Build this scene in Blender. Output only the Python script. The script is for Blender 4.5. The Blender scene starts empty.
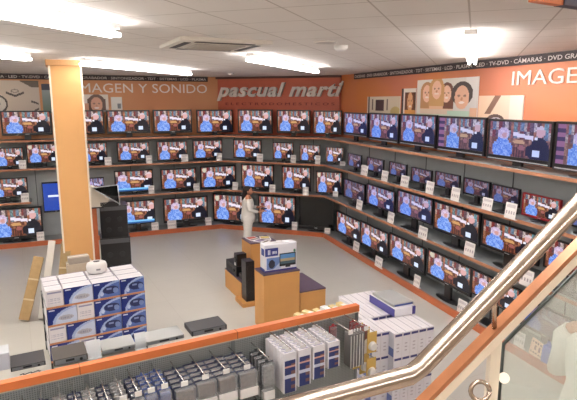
import bpy, bmesh, math, random
from mathutils import Vector, Matrix
random.seed(4)
SC = bpy.context.scene
COL = SC.collection
PI = math.pi
# ------------------------------------------------------------------ camera
F = 525.0; PITCH = 0.1864; YAW = 0.3370; H = 3.8
cam = bpy.data.cameras.new('camera'); cam.sensor_width = 36.0; cam.lens = F/577*36.0
cam.clip_start = 0.05; cam.clip_end = 100
cam_o = bpy.data.objects.new('camera', cam); COL.objects.link(cam_o)
cam_o.location = (0, 0, H); cam_o.rotation_euler = (PI/2-PITCH, 0, YAW)
SC.camera = cam_o
# ------------------------------------------------------------------ world, exposure
w = bpy.data.worlds.new('world'); SC.world = w; w.use_nodes = True
w.node_tree.nodes['Background'].inputs[0].default_value = (0.9, 0.95, 1, 1)
w.node_tree.nodes['Background'].inputs[1].default_value = 0.25
SC.view_settings.view_transform = 'Standard'; SC.view_settings.look = 'None'
SC.view_settings.gamma = 1; SC.view_settings.use_curve_mapping = False
SC.view_settings.exposure = 0.5
TUBE = 27.0         # fluorescent tube emission
SCREEN = 0.85        # television screen emission

# ------------------------------------------------------------------ measuring helpers
fw = Vector((-math.sin(YAW)*math.cos(PITCH), math.cos(YAW)*math.cos(PITCH), -math.sin(PITCH)))
rt = Vector((math.cos(YAW), math.sin(YAW), 0)); up = rt.cross(fw)
CP = Vector((0, 0, H))
def ray(px, py): return fw + rt*((px-288.5)/F) + up*((200-py)/F)
def onz(px, py, z):
    r = ray(px, py); return CP + r*((z-H)/r.z)
# the three facets of the television wall, at the front edge of the shelves
THR = 0.6743; THL = 0.8354; XL = -7.041; XR = -3.839; MY = 13.963; DEP = 0.614
FAC = {'M': (Vector((XL, MY)), Vector((1, 0))),
       'R': (Vector((XR, MY)), Vector((math.sin(THR), -math.cos(THR)))),
       'L': (Vector((XL, MY)), Vector((math.sin(THL), math.cos(THL))))}
def fnorm(f): e = FAC[f][1]; return Vector((-e.y, e.x))
def frot(f): e = FAC[f][1]; return math.atan2(e.y, e.x)
def fp(f, s, off, z):
    o, e = FAC[f]; p = o + e*s + fnorm(f)*off; return Vector((p.x, p.y, z))
def onf(px, py, f, off):
    """where the sight line meets a facet plane: (distance along it, height)"""
    o, e = FAC[f]; n = fnorm(f); r = ray(px, py)
    t = ((o + n*off).dot(n))/(r.x*n.x + r.y*n.y)
    P = CP + r*t
    return (Vector((P.x, P.y)) - o).dot(e), P.z
Z = dict(base=0.123, s3=1.195, s2=2.068, s1=2.805, band=4.36, ceil=4.5)
def corner(side, off):
    n = fnorm(side); o, e = FAC[side]; y = MY + off
    k = (o + n*off); s = (y - k.y)/e.y
    return Vector((k.x + e.x*s, y))
ORD = ['first', 'second', 'third', 'fourth', 'fifth', 'sixth', 'seventh', 'eighth', 'ninth', 'tenth',
       'eleventh', 'twelfth', 'thirteenth', 'fourteenth', 'fifteenth', 'sixteenth', 'seventeenth', 'eighteenth']

# ------------------------------------------------------------------ materials
def lin(c):
    if isinstance(c, str): c = [int(c[i:i+2], 16)/255 for i in (0, 2, 4)]
    else: c = [v/255 for v in c]
    return tuple((v/12.92 if v <= 0.04045 else ((v+0.055)/1.055)**2.4) for v in c) + (1,)
MATS = {}
def mat(name, c, rough=0.6, metal=0, var=0.0, scale=8, bump=0.0, spec=0.5, emit=None, es=0, alpha=None, coat=0):
    if name in MATS: return MATS[name]
    m = bpy.data.materials.new(name); m.use_nodes = True; nt = m.node_tree
    b = nt.nodes['Principled BSDF']; col = lin(c)
    b.inputs['Base Color'].default_value = col
    b.inputs['Roughness'].default_value = rough; b.inputs['Metallic'].default_value = metal
    b.inputs['Specular IOR Level'].default_value = spec
    if coat: b.inputs['Coat Weight'].default_value = coat; b.inputs['Coat Roughness'].default_value = 0.12
    if emit is not None:
        b.inputs['Emission Color'].default_value = lin(emit); b.inputs['Emission Strength'].default_value = es
    if alpha is not None: b.inputs['Alpha'].default_value = alpha
    if var or bump:
        tc = nt.nodes.new('ShaderNodeTexCoord'); nz = nt.nodes.new('ShaderNodeTexNoise')
        nz.inputs['Scale'].default_value = scale; nz.inputs['Detail'].default_value = 4
        nt.links.new(tc.outputs['Object'], nz.inputs['Vector'])
        if var:
            r = nt.nodes.new('ShaderNodeValToRGB'); nt.links.new(nz.outputs['Fac'], r.inputs['Fac'])
            r.color_ramp.elements[0].position = 0.3; r.color_ramp.elements[1].position = 0.7
            r.color_ramp.elements[0].color = tuple(max(0, v*(1-var)) for v in col[:3]) + (1,)
            r.color_ramp.elements[1].color = tuple(min(1, v*(1+var)) for v in col[:3]) + (1,)
            nt.links.new(r.outputs['Color'], b.inputs['Base Color'])
        if bump:
            bp = nt.nodes.new('ShaderNodeBump'); bp.inputs['Strength'].default_value = bump; bp.inputs['Distance'].default_value = 0.01
            nt.links.new(nz.outputs['Fac'], bp.inputs['Height']); nt.links.new(bp.outputs['Normal'], b.inputs['Normal'])
    MATS[name] = m; return m
def picture_mat(name, emission=0, rough=0.4):
    m = bpy.data.materials.new(name); m.use_nodes = True; nt = m.node_tree
    b = nt.nodes['Principled BSDF']; a = nt.nodes.new('ShaderNodeAttribute'); a.attribute_name = 'print'
    b.inputs['Roughness'].default_value = rough
    if emission:
        b.inputs['Base Color'].default_value = (0.01, 0.01, 0.012, 1)
        nt.links.new(a.outputs['Color'], b.inputs['Emission Color']); b.inputs['Emission Strength'].default_value = emission
    else: nt.links.new(a.outputs['Color'], b.inputs['Base Color'])
    return m
M_SCREEN = picture_mat('lit_screen', SCREEN, 0.15)
M_PRINT = picture_mat('printed_card', 0, 0.35)
M_black = mat('black_plastic', '18181b', 0.3, coat=0.3)
M_dark = mat('dark_plastic', '29292d', 0.4)
M_off = mat('dark_screen', '08090b', 0.08)
M_silver = mat('silver_plastic', 'b9bcc0', 0.35, 0.5)
M_steel = mat('brushed_steel', 'b9a99c', 0.23, 1.0)
M_white = mat('white_card', 'e9e7e6', 0.6)
M_orange = mat('orange_edging', 'd67741', 0.45, var=0.05, scale=6)
M_edge = mat('wood_edging', 'b07a5c', 0.5, var=0.08, scale=10)
M_plinth = mat('plinth_orange', 'b9653e', 0.42, var=0.08, scale=4)
M_podium = mat('podium_laminate', 'cf9858', 0.5, var=0.04, scale=3)
M_podtop = mat('podium_top_purple', '57475a', 0.35, var=0.06)
M_grey = mat('grey_slat_panel', 'a3a8a9', 0.7, var=0.05, scale=3)
M_shelfgrey = mat('grey_shelf_board', '8d9293', 0.6)
M_red = mat('red_plastic', '8f1f28', 0.35)
M_carton = mat('brown_cardboard', 'a98c62', 0.85, var=0.1, scale=12)
M_skin = mat('skin', 'b98266', 0.6)
M_hair = mat('dark_hair', '231a18', 0.6, var=0.3, scale=60)
M_cloth = mat('white_cotton', 'e4e0da', 0.85, var=0.03, bump=0.2, scale=20)
M_shoe = mat('pale_shoe', 'cfc9c2', 0.6)
M_blue = mat('blue_card', '32468f', 0.45)

# ------------------------------------------------------------------ mesh helpers
def box(bm, x0, x1, y0, y1, z0, z1, mi=0, mx=None):
    vs = [bm.verts.new(Vector(p)) for p in ((x0,y0,z0),(x1,y0,z0),(x1,y1,z0),(x0,y1,z0),(x0,y0,z1),(x1,y0,z1),(x1,y1,z1),(x0,y1,z1))]
    if mx is not None:
        for v in vs: v.co = mx @ v.co
    for q in ((0,3,2,1),(4,5,6,7),(0,1,5,4),(1,2,6,5),(2,3,7,6),(3,0,4,7)):
        f = bm.faces.new([vs[i] for i in q]); f.material_index = mi
    return vs
def bbox_(bm, x0, x1, y0, y1, z0, z1, b=0.01, mi=0):
    """bevelled box"""
    t = bmesh.new(); box(t, x0, x1, y0, y1, z0, z1)
    bmesh.ops.bevel(t, geom=t.edges[:], offset=b, segments=2, profile=0.7, affect='EDGES')
    for f in t.faces: f.material_index = mi
    me = bpy.data.meshes.new('t'); t.to_mesh(me); t.free(); bm.from_mesh(me); bpy.data.meshes.remove(me)
def tube(bm, pts, r, seg=10, mi=0, caps=True):
    pts = [Vector(p) for p in pts]; rings = []
    rr = r if isinstance(r, (list, tuple)) else [r]*len(pts)
    prev = None
    for i, p in enumerate(pts):
        d = (pts[min(i+1, len(pts)-1)] - pts[max(i-1, 0)]).normalized()
        a = Vector((0, 0, 1)) if abs(d.z) < 0.9 else Vector((1, 0, 0))
        if prev is not None: a = prev
        u = (a - d*a.dot(d)).normalized(); v = d.cross(u); prev = u
        rings.append([bm.verts.new(p + (u*math.cos(2*PI*k/seg) + v*math.sin(2*PI*k/seg))*rr[i]) for k in range(seg)])
    for i in range(len(rings)-1):
        for k in range(seg):
            f = bm.faces.new([rings[i][k], rings[i][(k+1) % seg], rings[i+1][(k+1) % seg], rings[i+1][k]]); f.material_index = mi; f.smooth = True
    if caps:
        for q in (rings[0][::-1], rings[-1]):
            f = bm.faces.new(q); f.material_index = mi
def loft(bm, rings, seg=16, mi=0):
    """rings: (centre, rx, ry) horizontal ellipses"""
    R = []
    for c, rx, ry in rings:
        R.append([bm.verts.new(Vector(c) + Vector((rx*math.cos(2*PI*k/seg), ry*math.sin(2*PI*k/seg), 0))) for k in range(seg)])
    for i in range(len(R)-1):
        for k in range(seg):
            f = bm.faces.new([R[i][k], R[i][(k+1) % seg], R[i+1][(k+1) % seg], R[i+1][k]]); f.material_index = mi; f.smooth = True
    bm.faces.new(R[0][::-1]); bm.faces.new(R[-1])
def poly(bm, pts, z0, z1, mi=0):
    """vertical prism over a plan outline"""
    a = [bm.verts.new((p[0], p[1], z0)) for p in pts]; b = [bm.verts.new((p[0], p[1], z1)) for p in pts]
    n = len(pts)
    fs = [bm.faces.new(a[::-1]), bm.faces.new(b)] + [bm.faces.new([a[i], a[(i+1) % n], b[(i+1) % n], b[i]]) for i in range(n)]
    for f in fs: f.material_index = mi
def mesh(bm, name):
    bmesh.ops.recalc_face_normals(bm, faces=bm.faces[:])
    me = bpy.data.meshes.new(name); bm.to_mesh(me); bm.free(); return me
def link(name, me, mats=None, parent=None, loc=(0,0,0), rz=0, scale=(1,1,1)):
    if isinstance(me, bmesh.types.BMesh): me = mesh(me, name)
    if mats is not None:
        if len(me.materials): me.materials.clear()
        for m in (mats if isinstance(mats, (list, tuple)) else [mats]): me.materials.append(m)
    o = bpy.data.objects.new(name, me); COL.objects.link(o)
    o.location = loc; o.rotation_euler = (0, 0, rz); o.scale = scale
    if parent: o.parent = parent
    return o
def tag(o, label, cat, group=None, kind=None):
    o['label'] = label; o['category'] = cat
    if group: o['group'] = group
    if kind: o['kind'] = kind
    return o
def empty(name, loc, rz=0):
    o = bpy.data.objects.new(name, None); COL.objects.link(o); o.location = loc; o.rotation_euler = (0, 0, rz)
    o.empty_display_size = 0.1; return o
def struct(name, bm, mats):
    o = link(name, bm, mats); o['kind'] = 'structure'; return o
def paint_grid(name, fn, nx, nz):
    """a unit card in local x (0..1), z (0..1), facing -y, with a printed picture fn(u, v from the top) -> sRGB"""
    vs = [(i/nx, 0, j/nz) for j in range(nz+1) for i in range(nx+1)]
    fs = [(j*(nx+1)+i, j*(nx+1)+i+1, (j+1)*(nx+1)+i+1, (j+1)*(nx+1)+i) for j in range(nz) for i in range(nx)]
    me = bpy.data.meshes.new(name); me.from_pydata(vs, [], fs)
    ca = me.color_attributes.new('print', 'FLOAT_COLOR', 'CORNER')
    k = 0
    for j in range(nz):
        for i in range(nx):
            c = lin(fn((i+0.5)/nx, 1-(j+0.5)/nz))
            for _ in range(4): ca.data[k].color = c; k += 1
    return me
def ell(u, v, cx, cy, rx, ry): return ((u-cx)/rx)**2 + ((v-cy)/ry)**2 < 1
def mixc(a, b, t): return tuple(a[i]*(1-t)+b[i]*t for i in range(3))
def text_mesh(s, name, shear=0.0, extrude=0.0, offset=0.0, spacing=1.0):
    cu = bpy.data.curves.new(name, 'FONT'); cu.body = s; cu.shear = shear; cu.extrude = extrude; cu.offset = offset
    cu.space_character = spacing; cu.resolution_u = 3
    o = bpy.data.objects.new('t', cu); COL.objects.link(o)
    dg = bpy.context.evaluated_depsgraph_get(); me = bpy.data.meshes.new_from_object(o.evaluated_get(dg))
    bpy.data.objects.remove(o); me.name = name
    xs = [v.co.x for v in me.vertices]; ys = [v.co.y for v in me.vertices]
    x0, x1, y0, y1 = min(xs), max(xs), min(ys), max(ys)
    for v in me.vertices:      # stand it up: unit width, unit height, facing -y
        v.co = Vector(((v.co.x-x0)/(x1-x0), -v.co.z, (v.co.y-y0)/(y1-y0)))
    return me
def fobj(name, me, mats, f, s, off, z, scale, parent=None):
    o = link(name, me, mats, None, fp(f, s, off, z), frot(f), scale)
    if parent:
        o.parent = parent; o.matrix_parent_inverse = parent.matrix_basis.inverted()
    return o

# ------------------------------------------------------------------ setting
LEN = {'L': 13.0, 'R': 15.0}
def outline(off):
    a = fp('L', -LEN['L'], off, 0); b = corner('L', off); c = corner('R', off); d = fp('R', LEN['R'], off, 0)
    return [(a.x, a.y), (b.x, b.y), (c.x, c.y), (d.x, d.y)]
W_ = outline(DEP+0.02)
ROOM = W_ + [(7.5, -5.0), (-16.5, -5.0)]
# floor: pale speckled tiles with hairline joints
def tile_mat(name, c, c2, size, joint, rough, var, grid_dark, noise_scale=3, bright_joint=False, spec=0.5):
    m = bpy.data.materials.new(name); m.use_nodes = True; nt = m.node_tree; L = nt.links
    b = nt.nodes['Principled BSDF']; b.inputs['Roughness'].default_value = rough; b.inputs['Specular IOR Level'].default_value = spec
    tc = nt.nodes.new('ShaderNodeTexCoord')
    br = nt.nodes.new('ShaderNodeTexBrick'); br.offset = 0; br.squash = 1
    br.inputs['Scale'].default_value = 1; br.inputs['Brick Width'].default_value = size; br.inputs['Row Height'].default_value = size
    br.inputs['Mortar Size'].default_value = joint; br.inputs['Mortar Smooth'].default_value = 0.3
    mp = nt.nodes.new('ShaderNodeMapping'); L.new(tc.outputs['Object'], mp.inputs['Vector']); L.new(mp.outputs['Vector'], br.inputs['Vector'])
    br.inputs['Color1'].default_value = lin(c); br.inputs['Color2'].default_value = lin(c2); br.inputs['Mortar'].default_value = lin(grid_dark)
    nz = nt.nodes.new('ShaderNodeTexNoise'); nz.inputs['Scale'].default_value = noise_scale; nz.inputs['Detail'].default_value = 6
    L.new(tc.outputs['Object'], nz.inputs['Vector'])
    mr = nt.nodes.new('ShaderNodeMapRange'); mr.inputs['To Min'].default_value = 1-var; mr.inputs['To Max'].default_value = 1+var
    L.new(nz.outputs['Fac'], mr.inputs['Value'])
    mx = nt.nodes.new('ShaderNodeMix'); mx.data_type = 'RGBA'; mx.blend_type = 'MULTIPLY'; mx.inputs['Factor'].default_value = 1
    L.new(br.outputs['Color'], mx.inputs['A']); L.new(mr.outputs['Result'], mx.inputs['B']); L.new(mx.outputs['Result'], b.inputs['Base Color'])
    return m, mp
mf, mp = tile_mat('vinyl_floor', 'c8c6be', 'c5c3bb', 1.2, 0.004, 0.32, 0.04, 'bbb7ae', 2.0)
mp.inputs['Rotation'].default_value = (0, 0, 0.75)
bm = bmesh.new(); poly(bm, ROOM, -0.1, 0); struct('floor', bm, mf)
mc, mp = tile_mat('ceiling_tiles', 'e3ddd8', 'e1dbd6', 0.675, 0.009, 0.8, 0.02, 'b9b0a8', 1.2)
mp.inputs['Location'].default_value = (0.09, 0.1, 0)
bm = bmesh.new(); poly(bm, ROOM, 4.5, 4.6); struct('ceiling', bm, mc)
# walls
def wall_mat(name, c1, c2, zlo, zhi):
    """grey panelling below, orange printed frieze above the top shelf"""
    m = bpy.data.materials.new(name); m.use_nodes = True; nt = m.node_tree; L = nt.links
    b = nt.nodes['Principled BSDF']; b.inputs['Roughness'].default_value = 0.55
    tc = nt.nodes.new('ShaderNodeTexCoord'); nz = nt.nodes.new('ShaderNodeTexNoise'); nz.inputs['Scale'].default_value = 0.45; nz.inputs['Detail'].default_value = 2
    L.new(tc.outputs['Object'], nz.inputs['Vector'])
    r = nt.nodes.new('ShaderNodeValToRGB'); r.color_ramp.elements[0].position = 0.35; r.color_ramp.elements[1].position = 0.65
    r.color_ramp.elements[0].color = lin(c1); r.color_ramp.elements[1].color = lin(c2)
    L.new(nz.outputs['Fac'], r.inputs['Fac']); L.new(r.outputs['Color'], b.inputs['Base Color']); return m
M_frL = wall_mat('orange_frieze_left', 'cf8a5c', 'd69c6e', 0, 0)
M_frM = wall_mat('red_orange_frieze', 'c06043', 'c4684a', 0, 0)
M_frR = wall_mat('orange_frieze_right', 'd58448', 'cb7c60', 0, 0)
M_plain = mat('cream_wall', 'd9cdbd', 0.8)
I_ = outline(DEP); O_ = outline(DEP+0.15)
for nm, i, fr in (('wall_left', 0, M_frL), ('wall_far', 1, M_frM), ('wall_right', 2, M_frR)):
    bm = bmesh.new()
    q = [I_[i], I_[i+1], O_[i+1], O_[i]]
    poly(bm, q, 0, Z['s1'], 0); poly(bm, q, Z['s1'], 4.5, 1); struct(nm, bm, [M_grey, fr])
for nm, a, b in (('wall_side', ROOM[3], ROOM[4]), ('wall_back', ROOM[4], ROOM[5]), ('wall_entrance', ROOM[5], ROOM[0])):
    d = (Vector(b)-Vector(a)).normalized(); n = Vector((d.y, -d.x))*0.12
    a2 = Vector(a)-d*0.1; b2 = Vector(b)+d*0.1
    bm = bmesh.new(); poly(bm, [a2, b2, b2+n, a2+n], 0, 4.5); struct(nm, bm, M_plain)
# seams between the grey wall panels
bm = bmesh.new()
for f, s0, s1 in (('L', -12.5, 0), ('M', 0.2, 3.1), ('R', 0.2, 14)):
    s = s0
    while s < s1:
        e = FAC[f][1]; mx = Matrix.Translation(fp(f, s, DEP-0.004, 0)) @ Matrix.Rotation(frot(f), 4, 'Z')
        box(bm, -0.008, 0.008, -0.004, 0.004, 0.13, Z['s1'], 0, mx); s += 1.25
struct('trim_1', bm, mat('panel_seam', '4a4d4f', 0.7))
# dark lettered bands at the head of the friezes, and their writing
M_band = mat('band_charcoal', '3c3335', 0.6); M_let = mat('letter_pale', 'd8d0cc', 0.6); M_letw = mat('letter_white', 'efe6df', 0.5)
def band(f, s0, s1, words, height=0.085):
    r = empty('lettered_band', fp(f, s0, DEP-0.03, 4.36), frot(f))
    bm = bmesh.new(); box(bm, 0, s1-s0, 0, 0.03, 0, 0.14); link('band_panel', bm, M_band, r)
    me = text_mesh(words, 'band_lettering', offset=0.012); o = link('band_lettering', me, M_let, r, (0.05, -0.004, 0.03), 0, (s1-s0-0.1, 1, height))
    return r
sL0 = onf(-60, 76, 'L', DEP)[0]; sL1 = onf(207.5, 78, 'L', DEP)[0]
tag(band('L', sL0, sL1, 'SISTEMAS · LCD · PLASMA · LED · TV-DVD · CÁMARAS · DVD GRABADOR · SINTONIZADOR · TDT · SISTEMAS · LCD · PLASMA'),
    'long charcoal band with small pale lettering above the IMAGEN Y SONIDO frieze', 'sign')
sR0 = onf(355, 76, 'R', DEP)[0]; sR1 = onf(640, 52, 'R', DEP)[0]
tag(band('R', sR0, sR1, 'CADENAS · DVD GRABADOR · SINTONIZADOR · TDT · SISTEMAS · LCD · PLASMA · LED · TV-DVD · CÁMARAS · DVD GRABADOR · TDT'),
    'charcoal band with small pale lettering along the top of the right wall', 'sign')
def lettering(f, words, x0, x1, yb, yt, label, shear=0, extrude=0.006, offset=0.0, m=M_letw, off=DEP, name='wall_lettering'):
    a, zb = onf(x0, yb, f, off); b, _ = onf(x1, yb, f, off); c, zt = onf(x0, yt, f, off)
    me = text_mesh(words, name, shear, extrude, offset)
    o = link(name, me, m, None, fp(f, a, off-0.013, zb), frot(f), (b-a, 1, zt-zb))
    return tag(o, label, 'sign')
lettering('L', 'IMAGEN Y SONIDO', 76, 207, 92.5, 83, 'white capital letters IMAGEN Y SONIDO on the orange frieze')
lettering('R', 'IMAGEN', 512.5, 598, 85.5, 71.5, 'white capital letters IMAGEN on the frieze of the right wall')
# red shop sign panel with raised italic letters
a, _ = onf(215, 90, 'M', DEP-0.06); b, _ = onf(351, 90, 'M', DEP-0.06)
b = corner('R', DEP-0.07).x - XL
r = empty('shop_sign', fp('M', a, DEP-0.06, Z['s1']+0.45), 0)
bm = bmesh.new(); box(bm, 0, b-a, 0, 0.06, 0, 4.44-Z['s1']-0.45); link('sign_panel', bm, mat('sign_red', 'c4644a', 0.5, var=0.06, scale=1.2), r)
bm = bmesh.new(); box(bm, -0.02, b-a+0.02, -0.04, 0.06, 4.44-Z['s1']-0.45, 4.5-Z['s1']-0.45); link('sign_cornice', bm, mat('cornice_brown', '5c4038', 0.6), r)
tag(r, 'red panel with raised italic shop name letters on the far wall', 'sign')
s0, zb = onf(217.7, 101, 'M', DEP-0.1); s1, _ = onf(343, 101, 'M', DEP-0.1); _, zt = onf(280, 82.5, 'M', DEP-0.1)
me = text_mesh('pascual marti', 'sign_letters', 0.32, 0.05, 0.03, 1.08)
zb0 = zb - (Z['s1']+0.45)
link('sign_letters', me, mat('sign_letter_grey', 'd3cbc4', 0.4), r, (s0-a, -0.055, zb0), 0, (s1-s0, 1, zt-zb))
bm = bmesh.new(); box(bm, 0, 0.045, 0, 0.03, 0, 0.09, 0, Matrix.Translation((s1-a-0.06, -0.1, zt-zb+zb0-0.05)) @ Matrix.Rotation(0.5, 4, 'Y')); link('accent', bm, MATS['sign_letter_grey'], r)
me = text_mesh('E L E C T R O D O M E S T I C O S', 'sign_strapline', 0, 0.01, 0.0)
link('sign_strapline', me, mat('sign_letter_red', '8a2a20', 0.5), r, (s0-a+0.25, -0.012, zb0-0.12), 0, (s1-s0-0.5, 1, 0.075))

# ------------------------------------------------------------------ pictures on the friezes
BG = (226, 214, 200)
def face(u, v, cx, cy, r, skin=(214, 160, 128), hair=(70, 45, 35), base=None, long=False, kv=1.0):
    c = base
    if ell(u, v, cx, cy-0.36*r*kv, r*1.15, r*1.5*kv) or (long and abs(u-cx) < r*1.2 and cy-r < v < cy+r*2.6*kv): c = hair
    if ell(u, v, cx, cy+0.1*r*kv, r*0.78, r*1.45*kv):
        c = skin
        if ell(u, v, cx-0.33*r, cy-0.1*r*kv, 0.16*r, 0.14*r*kv) or ell(u, v, cx+0.33*r, cy-0.1*r*kv, 0.16*r, 0.14*r*kv): c = mixc(skin, (70, 44, 40), 0.5)
        elif ell(u, v, cx, cy+0.72*r*kv, 0.34*r, 0.14*r*kv): c = (240, 225, 220)
        elif ell(u, v, cx, cy+0.3*r*kv, 0.12*r, 0.2*r*kv): c = (196, 138, 108)
    return c
def p_gadget(u, v):
    c = mixc((222, 205, 186), (196, 184, 172), u)
    if v < 0.2 and u > 0.6+v*1.2: c = (105, 92, 80)
    d = math.hypot((u-0.13), (v-0.72)*0.75)
    if 0.17 < d < 0.21 or d < 0.05: c = (78, 70, 66)
    elif d < 0.17: c = (222, 214, 204)
    x = abs(u-0.5)
    if x < 0.18 and abs(v-(0.47-x*0.55)) < 0.035: c = (86, 78, 74)
    if ell(u, v, 0.5, 0.32, 0.09, 0.06) and not ell(u, v, 0.5, 0.32, 0.06, 0.035): c = (150, 140, 130)
    if 0.82 < u < 0.97 and (abs(v-0.68-(u-0.9)*0.5) < 0.03 or abs(v-0.92+(u-0.9)*0.8) < 0.03): c = (90, 82, 78)
    return c
def p_slim(u, v): return mixc((150, 160, 165), (96, 120, 105), v) if v > 0.2 else (60, 60, 80)
def p_girl(u, v):
    c = (232, 222, 212)
    c = face(u, v, 0.52, 0.55, 0.3, (216, 160, 132), (96, 62, 46), c, True)
    if v > 0.92: c = (230, 225, 225)
    if 0.05 < u < 0.2 and v > 0.5: c = (214, 160, 130)
    return c
def p_box(u, v): return (120, 125, 130) if 0.55 < u < 0.85 and 0.5 < v < 0.9 else (232, 228, 222)
def p_stereo(u, v):
    c = mixc((232, 222, 205), (214, 200, 178), u)
    if 0.04 < u < 0.09: c = (80, 60, 60)
    if 0.28 < u < 0.54 and 0.18 < v < 0.75: c = (70, 52, 58)
    if (0.15 < u < 0.2 or 0.62 < u < 0.66) and 0.15 < v < 0.7: c = (120, 105, 100)
    if v > 0.86 and 0.25 < u < 0.65: c = (130, 110, 100)
    if ell(u, v, 0.88, 0.8, 0.15, 0.3): c = (200, 178, 120)
    return c
def p_frame(u, v):
    c = (235, 228, 218)
    if u < 0.16: c = (50, 42, 42)
    elif u > 0.24 and v > 0.14:
        c = (92, 64, 46)
        c = face(u, v, 0.62, 0.45, 0.24, (222, 170, 128), (110, 60, 35), c, True)
        if v > 0.75: c = (222, 160, 90)
    return c
def p_group(u, v):
    c = mixc((226, 222, 214), (206, 200, 196), v)
    if u > 0.82: c = mixc((236, 232, 228), (200, 196, 196), v)
    for cx, cy, r, hr in ((0.19, 0.34, 0.10, (190, 140, 96)), (0.53, 0.36, 0.095, (112, 70, 54)), (0.36, 0.25, 0.105, (206, 158, 104))):
        if v > cy+0.2 and abs(u-cx) < 0.12: c = (226, 184, 152) if v < 0.75 else (216, 196, 178)
        c = face(u, v, cx, cy, r, (234, 192, 168), hr, c, True, 1.5)
    if v > 0.78 and 0.55 < u < 0.98: c = (180, 206, 190)
    if v > 0.7 and 0.9 < u: c = (222, 176, 146)
    c = face(u, v, 0.77, 0.44, 0.14, (226, 178, 150), (74, 60, 56), c, False, 1.35)
    if v > 0.86 and u < 0.6: c = (196, 208, 186)
    return c
def p_eye(u, v):
    c = mixc((232, 200, 170), (228, 206, 190), u)
    d = abs((u-0.42)+(v-0.1)*0.35)
    if v < 0.65 and d < 0.07 and u < 0.55: c = (134, 96, 80)
    if ell(u, v, 0.42, 0.86, 0.2, 0.2): c = (92, 70, 66)
    if ell(u, v, 0.44, 0.9, 0.13, 0.13): c = (196, 190, 200)
    if ell(u, v, 0.45, 0.9, 0.07, 0.1): c = (52, 60, 84)
    if u > 0.72: c = mixc(c, (240, 226, 214), 0.7)
    return c
def poster(f, x0, x1, y0, y1, fn, nx, nz, label, name='wall_picture'):
    xm = (x0+x1)/2
    a, _ = onf(x0, y1, f, DEP); b, _ = onf(x1, y1, f, DEP); zt = onf(xm, y0, f, DEP)[1]; zb = max(onf(xm, y1, f, DEP)[1], Z['s1']+0.03)
    r = empty(name, fp(f, a, DEP-0.015, zb), frot(f)); bm = bmesh.new(); box(bm, 0, b-a, 0, 0.015, 0, zt-zb)
    link('backing_board', bm, M_white, r)
    link('print', paint_grid('print', fn, nx, nz), M_PRINT, r, (0.0, -0.002, 0.0), 0, (b-a, 1, zt-zb))
    return tag(r, label, 'picture')
poster('L', -8, 41, 80.5, 113, p_gadget, 60, 44, 'cream wall picture of round gadgets left of the column', )
poster('L', 43.5, 60, 84, 113, p_slim, 12, 24, 'narrow blue green wall picture half hidden by the column')
poster('L', 84, 109, 94.5, 112, p_girl, 44, 32, 'wall picture of a smiling long-haired person right of the column')
poster('L', 111.5, 122.5, 97, 110, p_box, 16, 18, 'small white product picture above the left wall televisions')
poster('R', 367.5, 400, 96.5, 116, p_stereo, 50, 30, 'cream picture of a stereo nearest the red shop sign')
poster('R', 401.5, 415.5, 88.5, 117, p_frame, 28, 44, 'narrow dark-framed portrait between stereo picture and group photo')
poster('R', 416.5, 477, 78.5, 120, p_group, 96, 66, 'large wall photo of four smiling people, heads close together')
poster('R', 478, 522.5, 95.5, 124, p_eye, 64, 44, 'wall photo close-up of an eye below the IMAGEN letters')

# ------------------------------------------------------------------ ceiling fittings
def fixture(x, y0, y1, label, twin=True):
    r = empty('fluorescent_light', (x, (y0+y1)/2, 4.5)); h = (y1-y0)/2
    bm = bmesh.new(); bbox_(bm, -0.06, 0.06, -h, h, -0.05, 0, 0.008); link('housing', bm, M_white, r)
    for q in (-h+0.06, h-0.09):
        bm = bmesh.new(); bbox_(bm, -0.06, 0.06, q, q+0.03, -0.085, -0.045, 0.006); link('end_bracket', bm, mat('bracket_white', 'd9d6d2', 0.5), r)
    for dx in (-0.045, 0.045):
        bm = bmesh.new(); tube(bm, [(dx, -h, -0.1), (dx, h, -0.1)], 0.022, 10)
        link('lamp_tube', bm, M_tube, r)
    return tag(r, label, 'ceiling light', 'fluorescent ceiling lights')
M_tube = mat('tube_light', 'ffffff', 0.5, emit=(255, 250, 246), es=TUBE)
fixture(-3.2, 0.75, 4.26, 'long bright fluorescent light across the top left corner')
fixture(-3.2, 7.4, 10.9, 'fluorescent ceiling light in front of the red shop sign')
fixture(-6.2, 2.7, 6.21, 'short looking fluorescent light at the left edge, left of the column')
fixture(-6.2, 7.35, 10.85, 'fluorescent ceiling light just right of the column top')
fixture(-0.09, 5.75, 9.25, 'fluorescent ceiling light seen end-on above the group photo')
fixture(3.0, 6.6, 10.1, 'fluorescent ceiling light at the right edge over the right wall')
for x, y in ((-9.2, 2.7), (-12.2, 1.0), (-6.2, -2.5), (-0.09, -4.6), (3.0, -2.5), (3.0, 2.0), (-12.2, -3.0), (-9.2, -2.5), (-0.09, -0.8)):
    fixture(x, y, y+3.5, 'fluorescent ceiling light outside the picture frame')
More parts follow.
